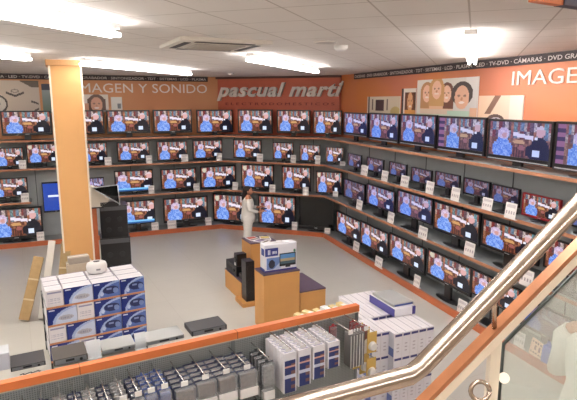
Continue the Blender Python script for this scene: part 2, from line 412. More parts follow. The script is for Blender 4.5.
# air conditioner
r = empty('air_conditioner', (-3.08, 6.02, 4.5), PI/4)
bm = bmesh.new(); bbox_(bm, -0.55, 0.55, -0.55, 0.55, -0.045, 0, 0.015); link('cassette_panel', bm, mat('ac_cream', 'd6cfc4', 0.5), r)
bm = bmesh.new(); bbox_(bm, -0.3, 0.3, -0.3, 0.3, -0.06, -0.04, 0.01)
for k in range(7): box(bm, -0.26, 0.26, -0.26+k*0.08, -0.22+k*0.08, -0.066, -0.058)
link('intake_grille', bm, mat('ac_grille', 'b2aaa0', 0.6), r)
for k in range(4):
    bm = bmesh.new(); box(bm, -0.36, 0.36, -0.47, -0.39, -0.05, -0.043); o = link('air_slot', bm, mat('slot_dark', '3a3634', 0.6), r, rz=k*PI/2)
tag(r, 'square recessed air conditioner with dark slots in the ceiling', 'air conditioner')
p = onz(341, 48, 4.47); bm = bmesh.new(); loft(bm, [((0,0,0), 0.09, 0.09), ((0,0,-0.04), 0.085, 0.085), ((0,0,-0.07), 0.05, 0.05)])
tag(link('smoke_detector', bm, M_white, None, (p.x, p.y, 4.5)), 'small round white smoke detector on the ceiling', 'smoke detector')
p = onz(325, 42.5, 4.49); bm = bmesh.new(); loft(bm, [((0,0,0), 0.14, 0.14), ((0,0,-0.015), 0.13, 0.13)])
tag(link('ceiling_speaker', bm, mat('speaker_grille', 'c2bab4', 0.7), None, (p.x, p.y, 4.5)), 'flat round grey ceiling speaker beside the smoke detector', 'speaker')
p = onz(231, 73.5, 4.49); bm = bmesh.new(); loft(bm, [((0,0,0), 0.08, 0.08), ((0,0,-0.03), 0.07, 0.07), ((0,0,-0.05), 0.04, 0.04)])
tag(link('ceiling_spotlight', bm, M_white, None, (p.x, p.y, 4.5)), 'tiny white ceiling fitting above the letter a of the shop sign', 'ceiling fitting')
# hanging sign at the top right
P1 = CP + ray(534, 0)*3.1; P2 = CP + ray(600, 12)*2.6; zb = 4.36
P1 = onz(536, 1, zb); P2 = onz(610, 12, zb); d = (P2-P1); L_ = Vector((d.x, d.y)).length; an = math.atan2(d.y, d.x)
r = empty('hanging_sign', (P1.x, P1.y, zb), an)
bm = bmesh.new(); box(bm, 0, L_*0.34, 0, 0.05, 0, 0.14); link('orange_panel', bm, M_orange, r)
bm = bmesh.new(); box(bm, L_*0.34, L_, -0.01, 0.06, 0, 0.14); link('dark_panel', bm, mat('sign_navy', '3c3b4c', 0.5), r)
tag(r, 'hanging sign with orange end and dark panel at the top right corner', 'sign')

# ------------------------------------------------------------------ column
A = onz(64.5, 60, 4.5)
r = empty('column', (A.x, A.y, 0), math.radians(43))
bm = bmesh.new(); box(bm, -0.25, 0.25, 0, 0.5, 0.0, 4.5); link('shaft', bm, mat('column_orange', 'd8a468', 0.55, var=0.03, scale=2), r)
bm = bmesh.new(); bbox_(bm, -0.31, 0.31, -0.05, 0.57, 4.40, 4.5, 0.01); link('capital', bm, mat('capital_orange', 'd3a06c', 0.55), r)
for sx in (-1, 1):
    for y in (0, 0.5):
        bm = bmesh.new(); box(bm, sx*0.255-0.015, sx*0.255+0.015, y-0.012, y+0.012, 0.1, 4.4); link('corner_guard', bm, mat('guard_cream', 'e6dccb', 0.4), r)
bm = bmesh.new(); box(bm, -0.28, 0.28, -0.02, 0.54, 0, 0.12); link('baseboard', bm, M_plinth, r)
r['kind'] = 'structure'; r.name = 'trim_2'

# ------------------------------------------------------------------ shelves
def board(f, s0, s1, z, label, miterL=None, miterR=None):
    def ends(off):
        a = Vector(corner(miterL, off)) if miterL else fp(f, s0, off, 0).xy
        b = Vector(corner(miterR, off)) if miterR else fp(f, s1, off, 0).xy
        return a, b
    r = empty('display_shelf', (0, 0, 0)); base = (ends(0)[0]+ends(0)[1])/2
    r.location = (base.x, base.y, z); off3 = Vector((base.x, base.y, z))
    def pz(bm, o0, o1, z0, z1):
        a, b = ends(o0); c, d = ends(o1); q = [v-base for v in (a, b, d, c)]; poly(bm, q, z0-z, z1-z)
    bm = bmesh.new(); pz(bm, 0.02, DEP-0.01, z-0.035, z); link('shelf_board', bm, M_shelfgrey, r)
    bm = bmesh.new(); pz(bm, 0.0, 0.02, z-0.045, z+0.004); link('front_edging', bm, M_edge, r)
    return tag(r, label, 'shelf', 'television display shelves')
LW = {'L': 'left wall', 'M': 'far wall', 'R': 'right wall'}
gapL, _ = onf(31, 200, 'L', 0); gapR, _ = onf(90, 200, 'L', 0)
for k, lv in (('s1', 'top'), ('s2', 'upper middle'), ('s3', 'lower middle')):
    z = Z[k]
    if k == 's3':
        board('L', -LEN['L']+0.3, gapL, z, 'lower middle display shelf at the far left edge, left of the column')
        board('L', gapR, 0, z, 'lower middle display shelf on the left wall, right of the column', None, 'L')
    else: board('L', -LEN['L']+0.3, 0, z, lv+' wood-edged display shelf along the left wall', None, 'L')
    board('M', 0, 0, z, lv+' wood-edged display shelf under the shop sign wall', 'L', 'R')
    board('R', 0, LEN['R']-0.5, z, lv+' wood-edged display shelf along the right wall', 'R', None)
for f in 'LMR':
    def ends(off):
        a = corner('L', off) if f == 'M' else (corner('R', off) if f == 'R' else fp('L', -LEN['L']+0.3, off, 0).xy)
        b = corner('R', off) if f == 'M' else (corner('L', off) if f == 'L' else fp('R', LEN['R']-0.5, off, 0).xy)
        return Vector(a), Vector(b)
    base = (ends(0)[0]+ends(0)[1])/2; r = empty('display_plinth', (base.x, base.y, 0))
    bm = bmesh.new(); a, b = ends(0.02); c, d = ends(DEP-0.005); poly(bm, [v-base for v in (a, b, d, c)], 0, Z['base']-0.002); link('plinth_deck', bm, M_shelfgrey, r)
    bm = bmesh.new(); a, b = ends(-0.02); c, d = ends(0.03); poly(bm, [v-base for v in (a, b, d, c)], 0, Z['base']+0.003); link('fascia', bm, M_plinth, r)
    tag(r, 'low orange-fronted plinth on the floor along the '+LW[f], 'plinth', 'television plinths')

# ------------------------------------------------------------------ televisions
def hash2(a, b):
    r_ = math.sin(a*12.9+b*78.2+3.1)*43758.5; return r_-math.floor(r_)
def broadcast(u, v, shift=0.0, tone=None):
    rnd = hash2(int(u*24), int(v*5)); fine = hash2(int(u*46), int(v*28))
    bk = [(150, 74, 62), (92, 128, 160), (190, 172, 160), (120, 44, 42), (84, 66, 84), (206, 190, 186), (70, 46, 44), (176, 104, 66), (96, 150, 160)][int(u*19+int(v*4)*2) % 9]
    c = mixc(bk, (150, 100, 90), rnd*0.4)
    if v > 0.48: c = mixc((104, 54, 36), (168, 112, 84), rnd)
    if v > 0.72 and 0.4 < u < 0.62: c = (72, 36, 30) if int(u*40) % 2 else (128, 70, 50)
    c = tuple(q*(0.68+0.4*fine) for q in c)
    if ell(u, v, 0.52, 0.56, 0.10, 0.06): c = (198, 150, 96)
    if ell(u, v, 0.56, 0.72, 0.05, 0.08): c = (150, 86, 80)
    if 0.42 < u < 0.74 and abs(v-0.36-(u-0.5)*0.3) < 0.055: c = (224, 214, 228)
    if ell(u, v, 0.24+shift, 0.8, 0.17-0.05*(v < 0.6), 0.46) and v > 0.38: c = mixc((58, 104, 204), (172, 196, 240), fine*0.8+0.1*rnd)
    if ell(u, v, 0.25+shift, 0.34, 0.1, 0.17): c = mixc((176, 152, 184), (222, 206, 224), fine)
    if ell(u, v, 0.27+shift, 0.39, 0.045, 0.08): c = (196, 146, 142)
    if ell(u, v, 0.84, 0.86, 0.16, 0.48) or (0.64 < u < 0.9 and abs(v-0.66+(u-0.8)*0.9) < 0.13): c = (14, 14, 28)
    if ell(u, v, 0.84, 0.24, 0.068, 0.16): c = (208, 160, 158) if v > 0.18 else (204, 188, 196)
    if abs(u-0.79) < 0.025 and 0.38 < v < 0.46: c = (235, 235, 245)
    if 0.73 < u < 0.84 and 0.76 < v < 0.92: c = (206, 218, 244)
    if tone: c = mixc(c, tone[0], tone[1])
    return c
def logo_cast(u, v):
    if ell(u, v, 0.08, 0.14, 0.055, 0.1): return (196, 190, 170)
    return broadcast(u, v)
def bar_cast(u, v):
    if v > 0.84: return (120, 190, 236) if v < 0.93 else (40, 90, 150)
    return broadcast(u*0.8+0.1, v)
def menu_cast(u, v):
    if u < 0.13: return (60, 50, 90) if int(v*9) % 2 else (130, 90, 130)
    return mixc(broadcast((u-0.13)/0.87, v), (80, 110, 190), 0.25)
def blue_cast(u, v):
    if 0.42 < v < 0.5 and 0.2 < u < 0.8: return (220, 230, 250)
    if 0.55 < v < 0.6 and 0.3 < u < 0.7: return (170, 190, 240)
    return (30, 66, 160)
SCR = {'n': paint_grid('screen', broadcast, 46, 28),
       'p': paint_grid('screen', lambda u, v: broadcast(u, v, 0, ((70, 90, 200), 0.22)), 46, 28),
       'd': paint_grid('screen', lambda u, v: mixc(broadcast(u, v), (40, 30, 60), 0.45), 46, 28),
       'l': paint_grid('screen', logo_cast, 46, 28), 'b': paint_grid('screen', bar_cast, 46, 28),
       'm': paint_grid('screen', menu_cast, 46, 28), 'B': paint_grid('screen', blue_cast, 20, 14)}
for m_ in SCR.values(): m_.materials.append(M_SCREEN)
bm = bmesh.new(); box(bm, 0, 1, 0, 0.002, 0, 1); SCR['o'] = mesh(bm, 'screen'); SCR['o'].materials.append(M_off)
def body_mesh(style):
    """unit cabinet: x -.5...5, z 0..1; bezel around a recessed screen, swollen back"""
    bm = bmesh.new(); bx, bt, bb = 0.035, 0.055, 0.10 if style != 'slim' else 0.06
    if style == 'wide': bb = 0.13
    outer = [(-.5, 0), (.5, 0), (.5, 1), (-.5, 1)]; inner = [(-.5+bx, bb), (.5-bx, bb), (.5-bx, 1-bt), (-.5+bx, 1-bt)]
    def ring(pts, y): return [bm.verts.new((x, y, z)) for x, z in pts]
    o0 = ring(outer, 0.035); o1 = ring([(x*0.99, 0.008+z*0.984) for x, z in outer], 0.0); i0 = ring(inner, 0.0); i1 = ring(inner, 0.018)
    b0 = ring([(x*0.86, 0.07+z*0.86) for x, z in outer], 0.06); b1 = ring([(x*0.6, 0.15+z*0.62) for x, z in outer], 0.10)
    for A_, B_ in ((o0, o1), (o1, i0), (i0, i1), (b0, o0), (b1, b0)):
        for k in range(4): bm.faces.new([A_[k], A_[(k+1) % 4], B_[(k+1) % 4], B_[k]])
    bm.faces.new(i1); bm.faces.new(b1)
    f0 = len(bm.faces)
    if style == 'wide': box(bm, -0.46, 0.46, -0.004, 0.004, 0.03, 0.055, 1)
    else: box(bm, -0.04, 0.04, -0.003, 0.004, bb*0.4, bb*0.62, 1)
    return mesh(bm, 'cabinet'), bx, bt, bb
BODY = {k: body_mesh(k) for k in ('std', 'slim', 'wide')}
for k in BODY: BODY[k][0].materials.append(M_black); BODY[k][0].materials.append(M_silver)
RED = BODY['std'][0].copy(); RED.materials[0] = M_red
def stand_mesh(kind):
    bm = bmesh.new()
    if kind == 'oval':
        loft(bm, [((0, 0.04, 0), 0.26, 0.11), ((0, 0.04, 0.012), 0.25, 0.105), ((0, 0.04, 0.02), 0.1, 0.06)], 24)
    else: bbox_(bm, -0.26, 0.26, -0.08, 0.14, 0, 0.018, 0.006)
    return mesh(bm, 'stand_foot')
def neck_mesh(): 
    bm = bmesh.new(); bbox_(bm, -0.07, 0.07, 0.02, 0.07, 0.0, 1, 0.005); return mesh(bm, 'stand_neck')
FOOT = {k: stand_mesh(k) for k in ('oval', 'flat')}; NECK = neck_mesh()
for m_ in (FOOT['oval'], FOOT['flat'], NECK): m_.materials.append(M_black)
def television(f, box4, zs, scr, style, label, group, off=0.17, red=False):
    x0, x1, y0, y1 = box4
    if f == 'R': a, zt = onf(x0, y0, f, off); b, zb = onf(x1, y1, f, off)
    elif f == 'L': a, zb = onf(x0, y1, f, off); b, zt = onf(x1, y0, f, off)
    else: a, zb = onf(x0, y1, f, off); b, zt = onf(x1, y0, f, off)
    wd = (b-a)*0.985; zb = max(zb, zs+0.035); ht = max(0.2, zt-zb)
    r = empty('television', fp(f, (a+b)/2, off, zs), frot(f))
    me, bx, bt, bb = BODY[style]
    link('cabinet', RED if red else me, None, r, (0, 0, zb-zs), 0, (wd, 1, ht))
    link('screen', SCR[scr], None, r, ((-0.5+bx)*wd, 0.012, zb-zs+bb*ht), 0, ((1-2*bx)*wd, 1, (1-bb-bt)*ht))
    link('stand_foot', FOOT['oval' if style != 'slim' else 'flat'], None, r, (0, 0, 0.0), 0, (wd, 1, 1))
    link('stand_neck', NECK, None, r, (0, 0, 0.012), 0, (wd, 1, max(0.03, zb-zs+0.05*ht)))
    return tag(r, label, 'television', group)
LOOK = {'n': 'showing a debate', 'p': 'with bluish debate picture', 'd': 'with dim debate picture', 'l': 'with round corner logo',
        'b': 'with blue caption bar', 'm': 'with side menu strip', 'B': 'with blue screen', 'o': 'switched off'}
ROWS = [
 ('s1', 'top shelf', 
  [('L', 1.5, 51, 110.5, 136, 'n'), ('L', 58, 104, 110, 135, 'n'), ('L', 107, 150, 110, 134, 'n'), ('L', 153.5, 192, 109.5, 133.5, 'n'), ('L', 196.7, 233, 109.5, 133, 'n'),
   ('M', 237.5, 272.6, 109.5, 133, 'n'), ('M', 276.5, 310.5, 110, 133, 'n'), ('M', 313, 342, 110.5, 134, 'n'),
   ('R', 343.5, 367.5, 112, 138, 'p'), ('R', 369, 398.3, 112.5, 144, 'p'), ('R', 400, 435.5, 113.5, 149, 'p'), ('R', 437.5, 484.5, 115.5, 157, 'm'),
   ('R', 488, 551, 118.5, 168, 'p'), ('R', 555.5, 625, 121, 180, 'm')]),
 ('s2', 'upper middle shelf',
  [('L', -5, 23, 147, 169, 'n'), ('L', 27, 60, 143, 164, 'l'), ('L', 78, 107, 142, 164, 'n'), ('L', 117.5, 149.5, 141.5, 162, 'n'), ('L', 157, 187.5, 140.5, 161, 'n'), ('L', 193, 222.5, 139.5, 160, 'n'),
   ('M', 233, 261.5, 140, 158.5, 'n'), ('M', 272.6, 293.5, 142.5, 159, 'n'), ('M', 299.5, 320.3, 144.7, 161.5, 'n'), ('M', 325.5, 343.5, 147, 165, 'n'),
   ('R', 347.6, 361, 152.5, 169, 'd'), ('R', 366.6, 383, 156.5, 174.5, 'd'), ('R', 389, 406, 161, 179, 'd'), ('R', 411, 431, 166.5, 186, 'd'),
   ('R', 435, 459, 170.5, 192, 'd'), ('R', 463.4, 489, 177, 200, 'd'), ('R', 491.5, 518.5, 183.5, 208, 'd'), ('R', 522.5, 559, 192, 225, 'n'), ('R', 567, 600, 203, 234, 'd')]),
 ('s3', 'lower middle shelf',
  [('L', -14, 27.5, 177, 200, 'n'), ('L', 87, 104, 177, 196, 'p'), ('L', 115, 153, 169, 195, 'b'), ('L', 161, 196.5, 167.5, 191, 'n'), ('L', 200.5, 236, 165, 189, 'l'),
   ('M', 241, 274, 165, 189, 'l'), ('M', 281.5, 311, 167, 190, 'n'), ('M', 315.6, 342.4, 172, 194, 'l'),
   ('R', 343.5, 364.5, 178, 205, 'd'), ('R', 366.5, 394.4, 183, 215, 'p'), ('R', 397, 432, 189, 226, 'p'), ('R', 433.5, 479, 200, 247, 'n'),
   ('R', 481.6, 538, 217, 267, 'n'), ('R', 545, 600, 236, 288, 'n')]),
 ('base', 'bottom plinth',
  [('L', -12, 42, 206, 242, 'n'), ('L', 121, 155, 199, 226, 'b'), ('L', 163.5, 208, 195.5, 223.5, 'n'),
   ('M', 213, 251, 195.5, 222, 'l'), ('M', 258, 296, 197, 223.5, 'n'), ('M', 298, 334.6, 197.5, 230, 'o'),
   ('R', 336, 360.8, 210, 245, 'n'), ('R', 359.5, 388, 220, 258, 'n'), ('R', 389, 424.5, 232, 276, 'n'), ('R', 427, 470.5, 248, 298, 'l'),
   ('R', 471, 519, 268, 318, 'n'), ('R', 521, 572, 296, 352, 'd'), ('R', 580, 650, 322, 392, 'd')]),
]
TVNAME = {}
for key, shelf, lst in ROWS:
    cnt = {}
    for i, (f, x0, x1, y0, y1, sc) in enumerate(lst):
        n_ = cnt.get(f, 0); cnt[f] = n_+1; red = (key == 's2' and f == 'R' and x0 == 522.5)
        col_ = 'red-framed' if red else 'black'
        where = {'L': 'left wall', 'M': 'sign wall', 'R': 'right wall'}[f]
        lab = f'{col_} television {LOOK[sc]}, {ORD[n_]} from left on {where}, {shelf}'
        TVNAME[(key, i)] = f'{ORD[n_]} television from the left on the {shelf} of the {where}'
        style = 'wide' if key in ('s1',) and f == 'R' else ('slim' if i % 3 == 1 else 'std')
        television(f, (x0, x1, y0, y1), Z[key], sc, style, lab, 'televisions on the '+shelf, red=red)
# a blue monitor hung in the shelf gap left of the column
a, zb = onf(44, 213, 'L', 0.5); b, zt = onf(66, 181, 'L', 0.5)
r = empty('wall_monitor', fp('L', (a+b)/2, 0.5, zb), frot('L')); wd = b-a; ht = zt-zb
link('cabinet', BODY['slim'][0], None, r, (0, 0, 0), 0, (wd, 1, ht)); link('screen', SCR['B'], None, r, (-0.465*wd, 0.012, 0.06*ht), 0, (0.93*wd, 1, 0.885*ht))
bm = bmesh.new(); box(bm, -0.1, 0.1, 0.05, 0.116, ht*0.35, ht*0.65); link('wall_bracket', bm, M_dark, r)
tag(r, 'blue-screened monitor on the wall beside the column, between two shelves', 'monitor')

# ------------------------------------------------------------------ price cards
def p_tag(u, v):
    if 0.12 < v < 0.3 and 0.1 < u < 0.9: return (204, 198, 200)
    if 0.45 < v < 0.7 and 0.15 < u < 0.85 and int(u*9) % 2: return (168, 160, 166)
    return (232, 228, 226)
TAGM = paint_grid('card_face', p_tag, 9, 10)
# give the card thickness and an easel fold behind it
bm = bmesh.new(); bm.from_mesh(TAGM); box(bm, 0, 1, 0.002, 0.006, 0, 1, 1); box(bm, 0.0, 1, 0.006, 0.05, 0, 0.03, 1)
bm.to_mesh(TAGM); bm.free(); TAGM.materials.append(M_PRINT); TAGM.materials.append(M_white)
TAGS = {'s2': [('L', 19, 26.5, 160, 169), ('L', 105, 112, 157, 165), ('L', 146.5, 152.5, 155, 163), ('L', 182, 188.6, 154, 161.5), ('M', 217, 222.4, 153, 160.5), ('M', 256, 262, 153.5, 161.5),
               ('M', 290, 295, 154.5, 162.5), ('M', 314.6, 319.6, 155, 163.5), ('M', 340, 345.2, 161, 170), ('R', 358.5, 365, 164.5, 174), ('R', 379, 385.2, 169.5, 179), ('R', 398, 405.6, 175, 185), ('R', 423, 430.5, 180.5, 192),
               ('R', 448, 456, 186, 199), ('R', 479, 489, 195, 206), ('R', 506, 517, 201.5, 217), ('R', 547, 557.5, 212, 226)],
        's3': [('L', 21, 29, 191, 200.5), ('L', 149, 155, 185.5, 193.8), ('L', 194, 200, 183, 190.5), ('M', 231.5, 237, 181, 189), ('M', 268.7, 274.5, 182.5, 190), ('M', 303, 308.6, 186, 195),
               ('M', 333, 338, 191, 199.5), ('R', 354, 359.5, 199, 208.5), ('R', 385, 391, 210, 222), ('R', 419.5, 428, 223.5, 237), ('R', 461, 471, 239, 254), ('R', 521, 534, 266, 283)],
        'base': [('L', 37, 44.5, 231, 241), ('L', 152, 159, 221, 229), ('L', 168, 177, 216.5, 228), ('L', 206, 212, 216, 224), ('M', 291, 296.5, 218.5, 227), ('M', 324.7, 330.3, 225, 236),
               ('R', 351, 356.5, 238.5, 249), ('R', 376, 383, 253, 265), ('R', 411, 417, 271.5, 284), ('R', 454.5, 463.5, 294, 308), ('R', 511, 521, 326, 341)]}
for key in TAGS:
    shelf = {'s2': 'upper middle shelf', 's3': 'lower middle shelf', 'base': 'bottom plinth'}[key]
    cnt = {}
    for f, x0, x1, y0, y1 in TAGS[key]:
        n_ = cnt.get(f, 0); cnt[f] = n_+1
        off = -0.02; a, zb = onf(x0, y1, f, off); b, _ = onf(x1, y1, f, off); zt = onf((x0+x1)/2, y0, f, off)[1]
        zs = zb if zb < Z[key] else Z[key] + 0.004; off = -0.06 if zb < Z[key] else 0.03; hgt = min(0.24, max(0.1, zt-zb))
        o = link('price_card', TAGM, None, None, fp(f, a, off, zs), frot(f), (b-a, 1, hgt))
        o.rotation_euler = (-0.12, 0, frot(f))
        tag(o, f'white price card, {ORD[n_]} from left on {dict(L="left wall", M="sign wall", R="right wall")[f]}, {shelf} edge', 'price card', 'price cards on the '+shelf)
# big pinkish card and blue bag on the right plinth, seen through the glass
def p_bigtag(u, v):
    if 0.1 < u < 0.9 and (abs(v-0.2) < 0.06 or abs(v-0.78) < 0.05) and int(u*16) % 3: return (90, 60, 60)
    if 0.15 < u < 0.85 and 0.35 < v < 0.62 and int(u*7) % 2 == 0: return (110, 40, 40)
    return (236, 196, 170)
a, zb = onf(528, 346, 'R', 0.03); b, _ = onf(544, 350, 'R', 0.03)
r = empty('offer_card', fp('R', a, 0.05, Z['base']+0.005), frot('R'))
r.rotation_euler = (-0.1, 0.12, frot('R'))
link('card_face', paint_grid('card_face', p_bigtag, 24, 24), M_PRINT, r, (0, -0.002, 0), 0, (0.26, 1, 0.26))
bm = bmesh.new(); box(bm, 0, 0.26, 0, 0.006, 0, 0.26); link('card_back', bm, M_white, r)
tag(r, 'large pale orange offer card leaning on the right plinth behind the glass', 'sign')
bm = bmesh.new(); bbox_(bm, -0.13, 0.13, -0.06, 0.06, 0, 0.27, 0.03)
bmesh.ops.subdivide_edges(bm, edges=bm.edges[:], cuts=1)
for v in bm.verts: v.co += Vector((random.uniform(-.01, .01), random.uniform(-.01, .01), 0)); v.co.x *= 1-0.25*v.co.z/0.27
a, _ = onf(553, 360, 'R', 0.12)
r = empty('plastic_bag', fp('R', a, 0.07, Z['base']+0.003), frot('R')); link('bag_body', bm, mat('bag_blue', '2f55c4', 0.4, var=0.2), r)
for dx in (-0.05, 0.05):
    bm = bmesh.new(); tube(bm, [(dx-0.03, 0, 0.25), (dx-0.015, 0, 0.32), (dx+0.015, 0, 0.32), (dx+0.03, 0, 0.25)], 0.008, 6); link('bag_handle', bm, MATS['bag_blue'], r)
tag(r, 'small blue plastic bag on the right plinth beside the offer card', 'bag')

# ------------------------------------------------------------------ podium group in the middle of the floor
PA = Vector((0.707, 0.707)); PB = Vector((0.707, -0.707)); PR = PI/4
def pod(name, corner_near, la, lb, z0, z1, label):
    """block with its near-left corner given; la along PA, lb back along -PB"""
    r = empty(name, (corner_near[0], corner_near[1], z0), PR)
    bm = bmesh.new(); box(bm, 0, la, 0, lb, 0, z1-z0-0.02); link('block', bm, M_podium, r)
    bm = bmesh.new(); box(bm, -0.004, la+0.004, -0.004, lb+0.004, z1-z0-0.02, z1-z0); link('top_panel', bm, M_podtop, r)
    return tag(r, label, 'display stand', 'orange display blocks')
pod('display_block', (-3.10, 7.62), 0.66, 0.40, 0, 1.0, 'tall orange display block carrying the television carton')
pod('display_block', (-2.62, 8.10), 0.49, 0.9, 0, 0.6, 'lower orange display block with dark top, right of the tall one')
pod('display_block', (-4.02, 8.74), 0.34, 0.95, 0, 0.4, 'low orange display block on the left carrying black audio units')
pod('display_block', (-4.07, 9.33), 0.55, 0.5, 0, 1.0, 'rear orange display block with leaflets on its dark top')
bm = bmesh.new(); box(bm, 0, 0.42, 0, 0.42, 0, 0.08)
tag(link('display_platform', bm, M_podium, None, (onz(243, 304, 0.08).x, onz(243, 304, 0.08).y, 0), PR), 'low orange platform under the black tower speaker', 'display stand')
# television carton
def p_tvbox(u, v):
    c = (230, 230, 238)
    if v > 0.93: c = (66, 62, 140)
    if 0.02 < u < 0.42 and 0.12 < v < 0.42: c = (54, 62, 140)
    if 0.08 < u < 0.2 and 0.18 < v < 0.36 and int(u*40) % 2 == 0: c = (235, 238, 245)
    if 0.23 < u < 0.38 and 0.24 < v < 0.34 and int(u*46) % 2 == 0: c = (225, 230, 245)
    if 0.05 < u < 0.5 and 0.48 < v < 0.92: c = (110, 140, 200) if (u-0.05)*1.2+(v-0.48) < 0.7 else (190, 205, 232)
    if ell(u, v, 0.22, 0.72, 0.1, 0.16): c = (40, 44, 66)
    if 0.46 < u < 0.97 and 0.36 < v < 0.84: c = (26, 28, 38)
    if 0.49 < u < 0.94 and 0.41 < v < 0.76: c = (96, 150, 206) if v < 0.56 else ((176, 160, 130) if v < 0.66 else (70, 96, 110))
    if 0.64 < u < 0.8 and 0.84 < v < 0.9: c = (30, 32, 42)
    if ell(u, v, 0.93, 0.3, 0.035, 0.06): c = (60, 120, 90)
    return c
TA = onz(264.8, 272.8, 1.0); TB = onz(296.5, 268.2, 1.0)
r = empty('television_carton', (TA.x, TA.y, 1.001), math.atan2(TB.y-TA.y, TB.x-TA.x))
TW, TD, TH = (TB-TA).length, 0.2, 0.46
bm = bmesh.new(); box(bm, 0, TW, 0, TD, 0, TH)
link('carton_body', bm, mat('carton_white', 'e6e6ec', 0.5), r)
link('front_print', paint_grid('front_print', p_tvbox, 70, 50), M_PRINT, r, (0, -0.002, 0), 0, (TW, 1, TH))
bm = bmesh.new(); box(bm, -0.003, 0, 0, TD, 0, 0.05); box(bm, -0.003, 0, 0.02, TD*0.7, TH*0.6, TH*0.85); link('side_print', bm, M_blue, r)
bm = bmesh.new(); box(bm, 0.0, TW, TD*0.46, TD*0.54, TH, TH+0.002); link('packing_tape', bm, mat('tape', 'd5d0c6', 0.3), r)
bm = bmesh.new(); tube(bm, [(TW*0.4, TD/2, TH), (TW*0.43, TD/2, TH+0.03), (TW*0.57, TD/2, TH+0.03), (TW*0.6, TD/2, TH)], 0.008, 6); link('carry_handle', bm, M_white, r)
tag(r, 'white and blue television carton standing on the tall orange block', 'carton')
# leaflets
def leaflet(x, y, rz, c, label, z=1.0):
    bm = bmesh.new(); box(bm, -0.11, 0.11, -0.15, 0.15, 0, 0.006, 0); box(bm, -0.09, 0.09, -0.02, 0.12, 0.006, 0.007, 1); box(bm, -0.09, 0.09, -0.12, -0.06, 0.006, 0.007, 2)
    tag(link('leaflet', bm, [M_white, mat('leaflet_'+c, c, 0.5), mat('leaflet_dark', '6a5a52', 0.5)], None, (x, y, z), rz), label, 'leaflet', 'leaflets on the rear block')
ctr = Vector((-4.07, 9.33)) + PA*0.27 - PB*0.25
leaflet(ctr.x-0.13, ctr.y+0.0, 0.9, 'b8503c', 'open leaflet with a red panel, left on the rear orange block')
leaflet(ctr.x+0.1, ctr.y+0.12, 0.5, 'c8b25c', 'leaflet with a yellow panel behind the red one, on the rear orange block')
leaflet(ctr.x+0.13, ctr.y-0.12, 1.3, '8a7a9a', 'pale leaflet nearest the television carton on the rear orange block')
# black audio units
def black_unit(name, p, w_, d_, h_, label, cat, rz=PR, speakers=0):
    r = empty(name, p, rz)
    bm = bmesh.new(); bbox_(bm, 0, w_, 0, d_, 0, h_, 0.008); link('cabinet', bm, M_black, r)
    bm = bmesh.new(); box(bm, 0.015, w_-0.015, -0.006, 0.0, 0.02, h_-0.02); link('front_panel', bm, M_dark, r)
    if speakers:
        for k in range(speakers):
            bm = bmesh.new(); zc = h_*(k+0.5)/speakers; rr = min(w_*0.36, h_/speakers*0.38)
            tube(bm, [(w_/2, -0.006, zc), (w_/2, -0.016, zc)], rr, 18); link('speaker_cone', bm, mat('cone_grey', '26262a', 0.5), r)
    else:
        bm = bmesh.new()
        tube(bm, [(w_*0.8, -0.006, h_*0.5), (w_*0.8, -0.025, h_*0.5)], min(w_, h_)*0.16, 16); box(bm, w_*0.15, w_*0.6, -0.009, -0.005, h_*0.35, h_*0.65)
        link('volume_knob', bm, M_silver if h_ > 0.3 else mat('cone_grey', '26262a', 0.5), r)
    return tag(r, label, cat)
c0 = Vector((-4.02, 8.74))
def onblk(da, db, z): q = c0 + PA*da - PB*db; return (q.x, q.y, z)
# on the low block: a wide unit facing the left, speaker on it
rr_ = PR - PI/2
q = c0 + PA*0.02 - PB*0.93; black_unit('audio_receiver', (q.x, q.y, 0.4), 0.62, 0.28, 0.2, 'black home cinema receiver on the low left orange block', 'audio unit', rr_)
q = c0 + PA*0.05 - PB*0.52; black_unit('bookshelf_speaker', (q.x, q.y, 0.6), 0.17, 0.2, 0.24, 'small black speaker on top of the black receiver', 'speaker', rr_, 1)
bm = bmesh.new(); box(bm, 0, 0.06, 0, 0.006, 0, 0.1); q = c0 + PA*0.035 - PB*0.47
tag(link('price_card', bm, M_white, None, (q.x, q.y, 0.6), rr_), 'small white price card in front of the black speaker on the podium', 'price card')
q = onz(246.5, 302, 0.08); black_unit('tower_speaker', (q.x, q.y, 0.08), 0.17, 0.24, 0.78, 'tall black tower speaker standing against the tall orange block', 'speaker', PR, 3)
q = c0 + PA*0.05 - PB*0.12; black_unit('disc_player', (q.x, q.y, 0.4), 0.2, 0.15, 0.1, 'flat black player at the near end of the low orange block', 'audio unit', PR)

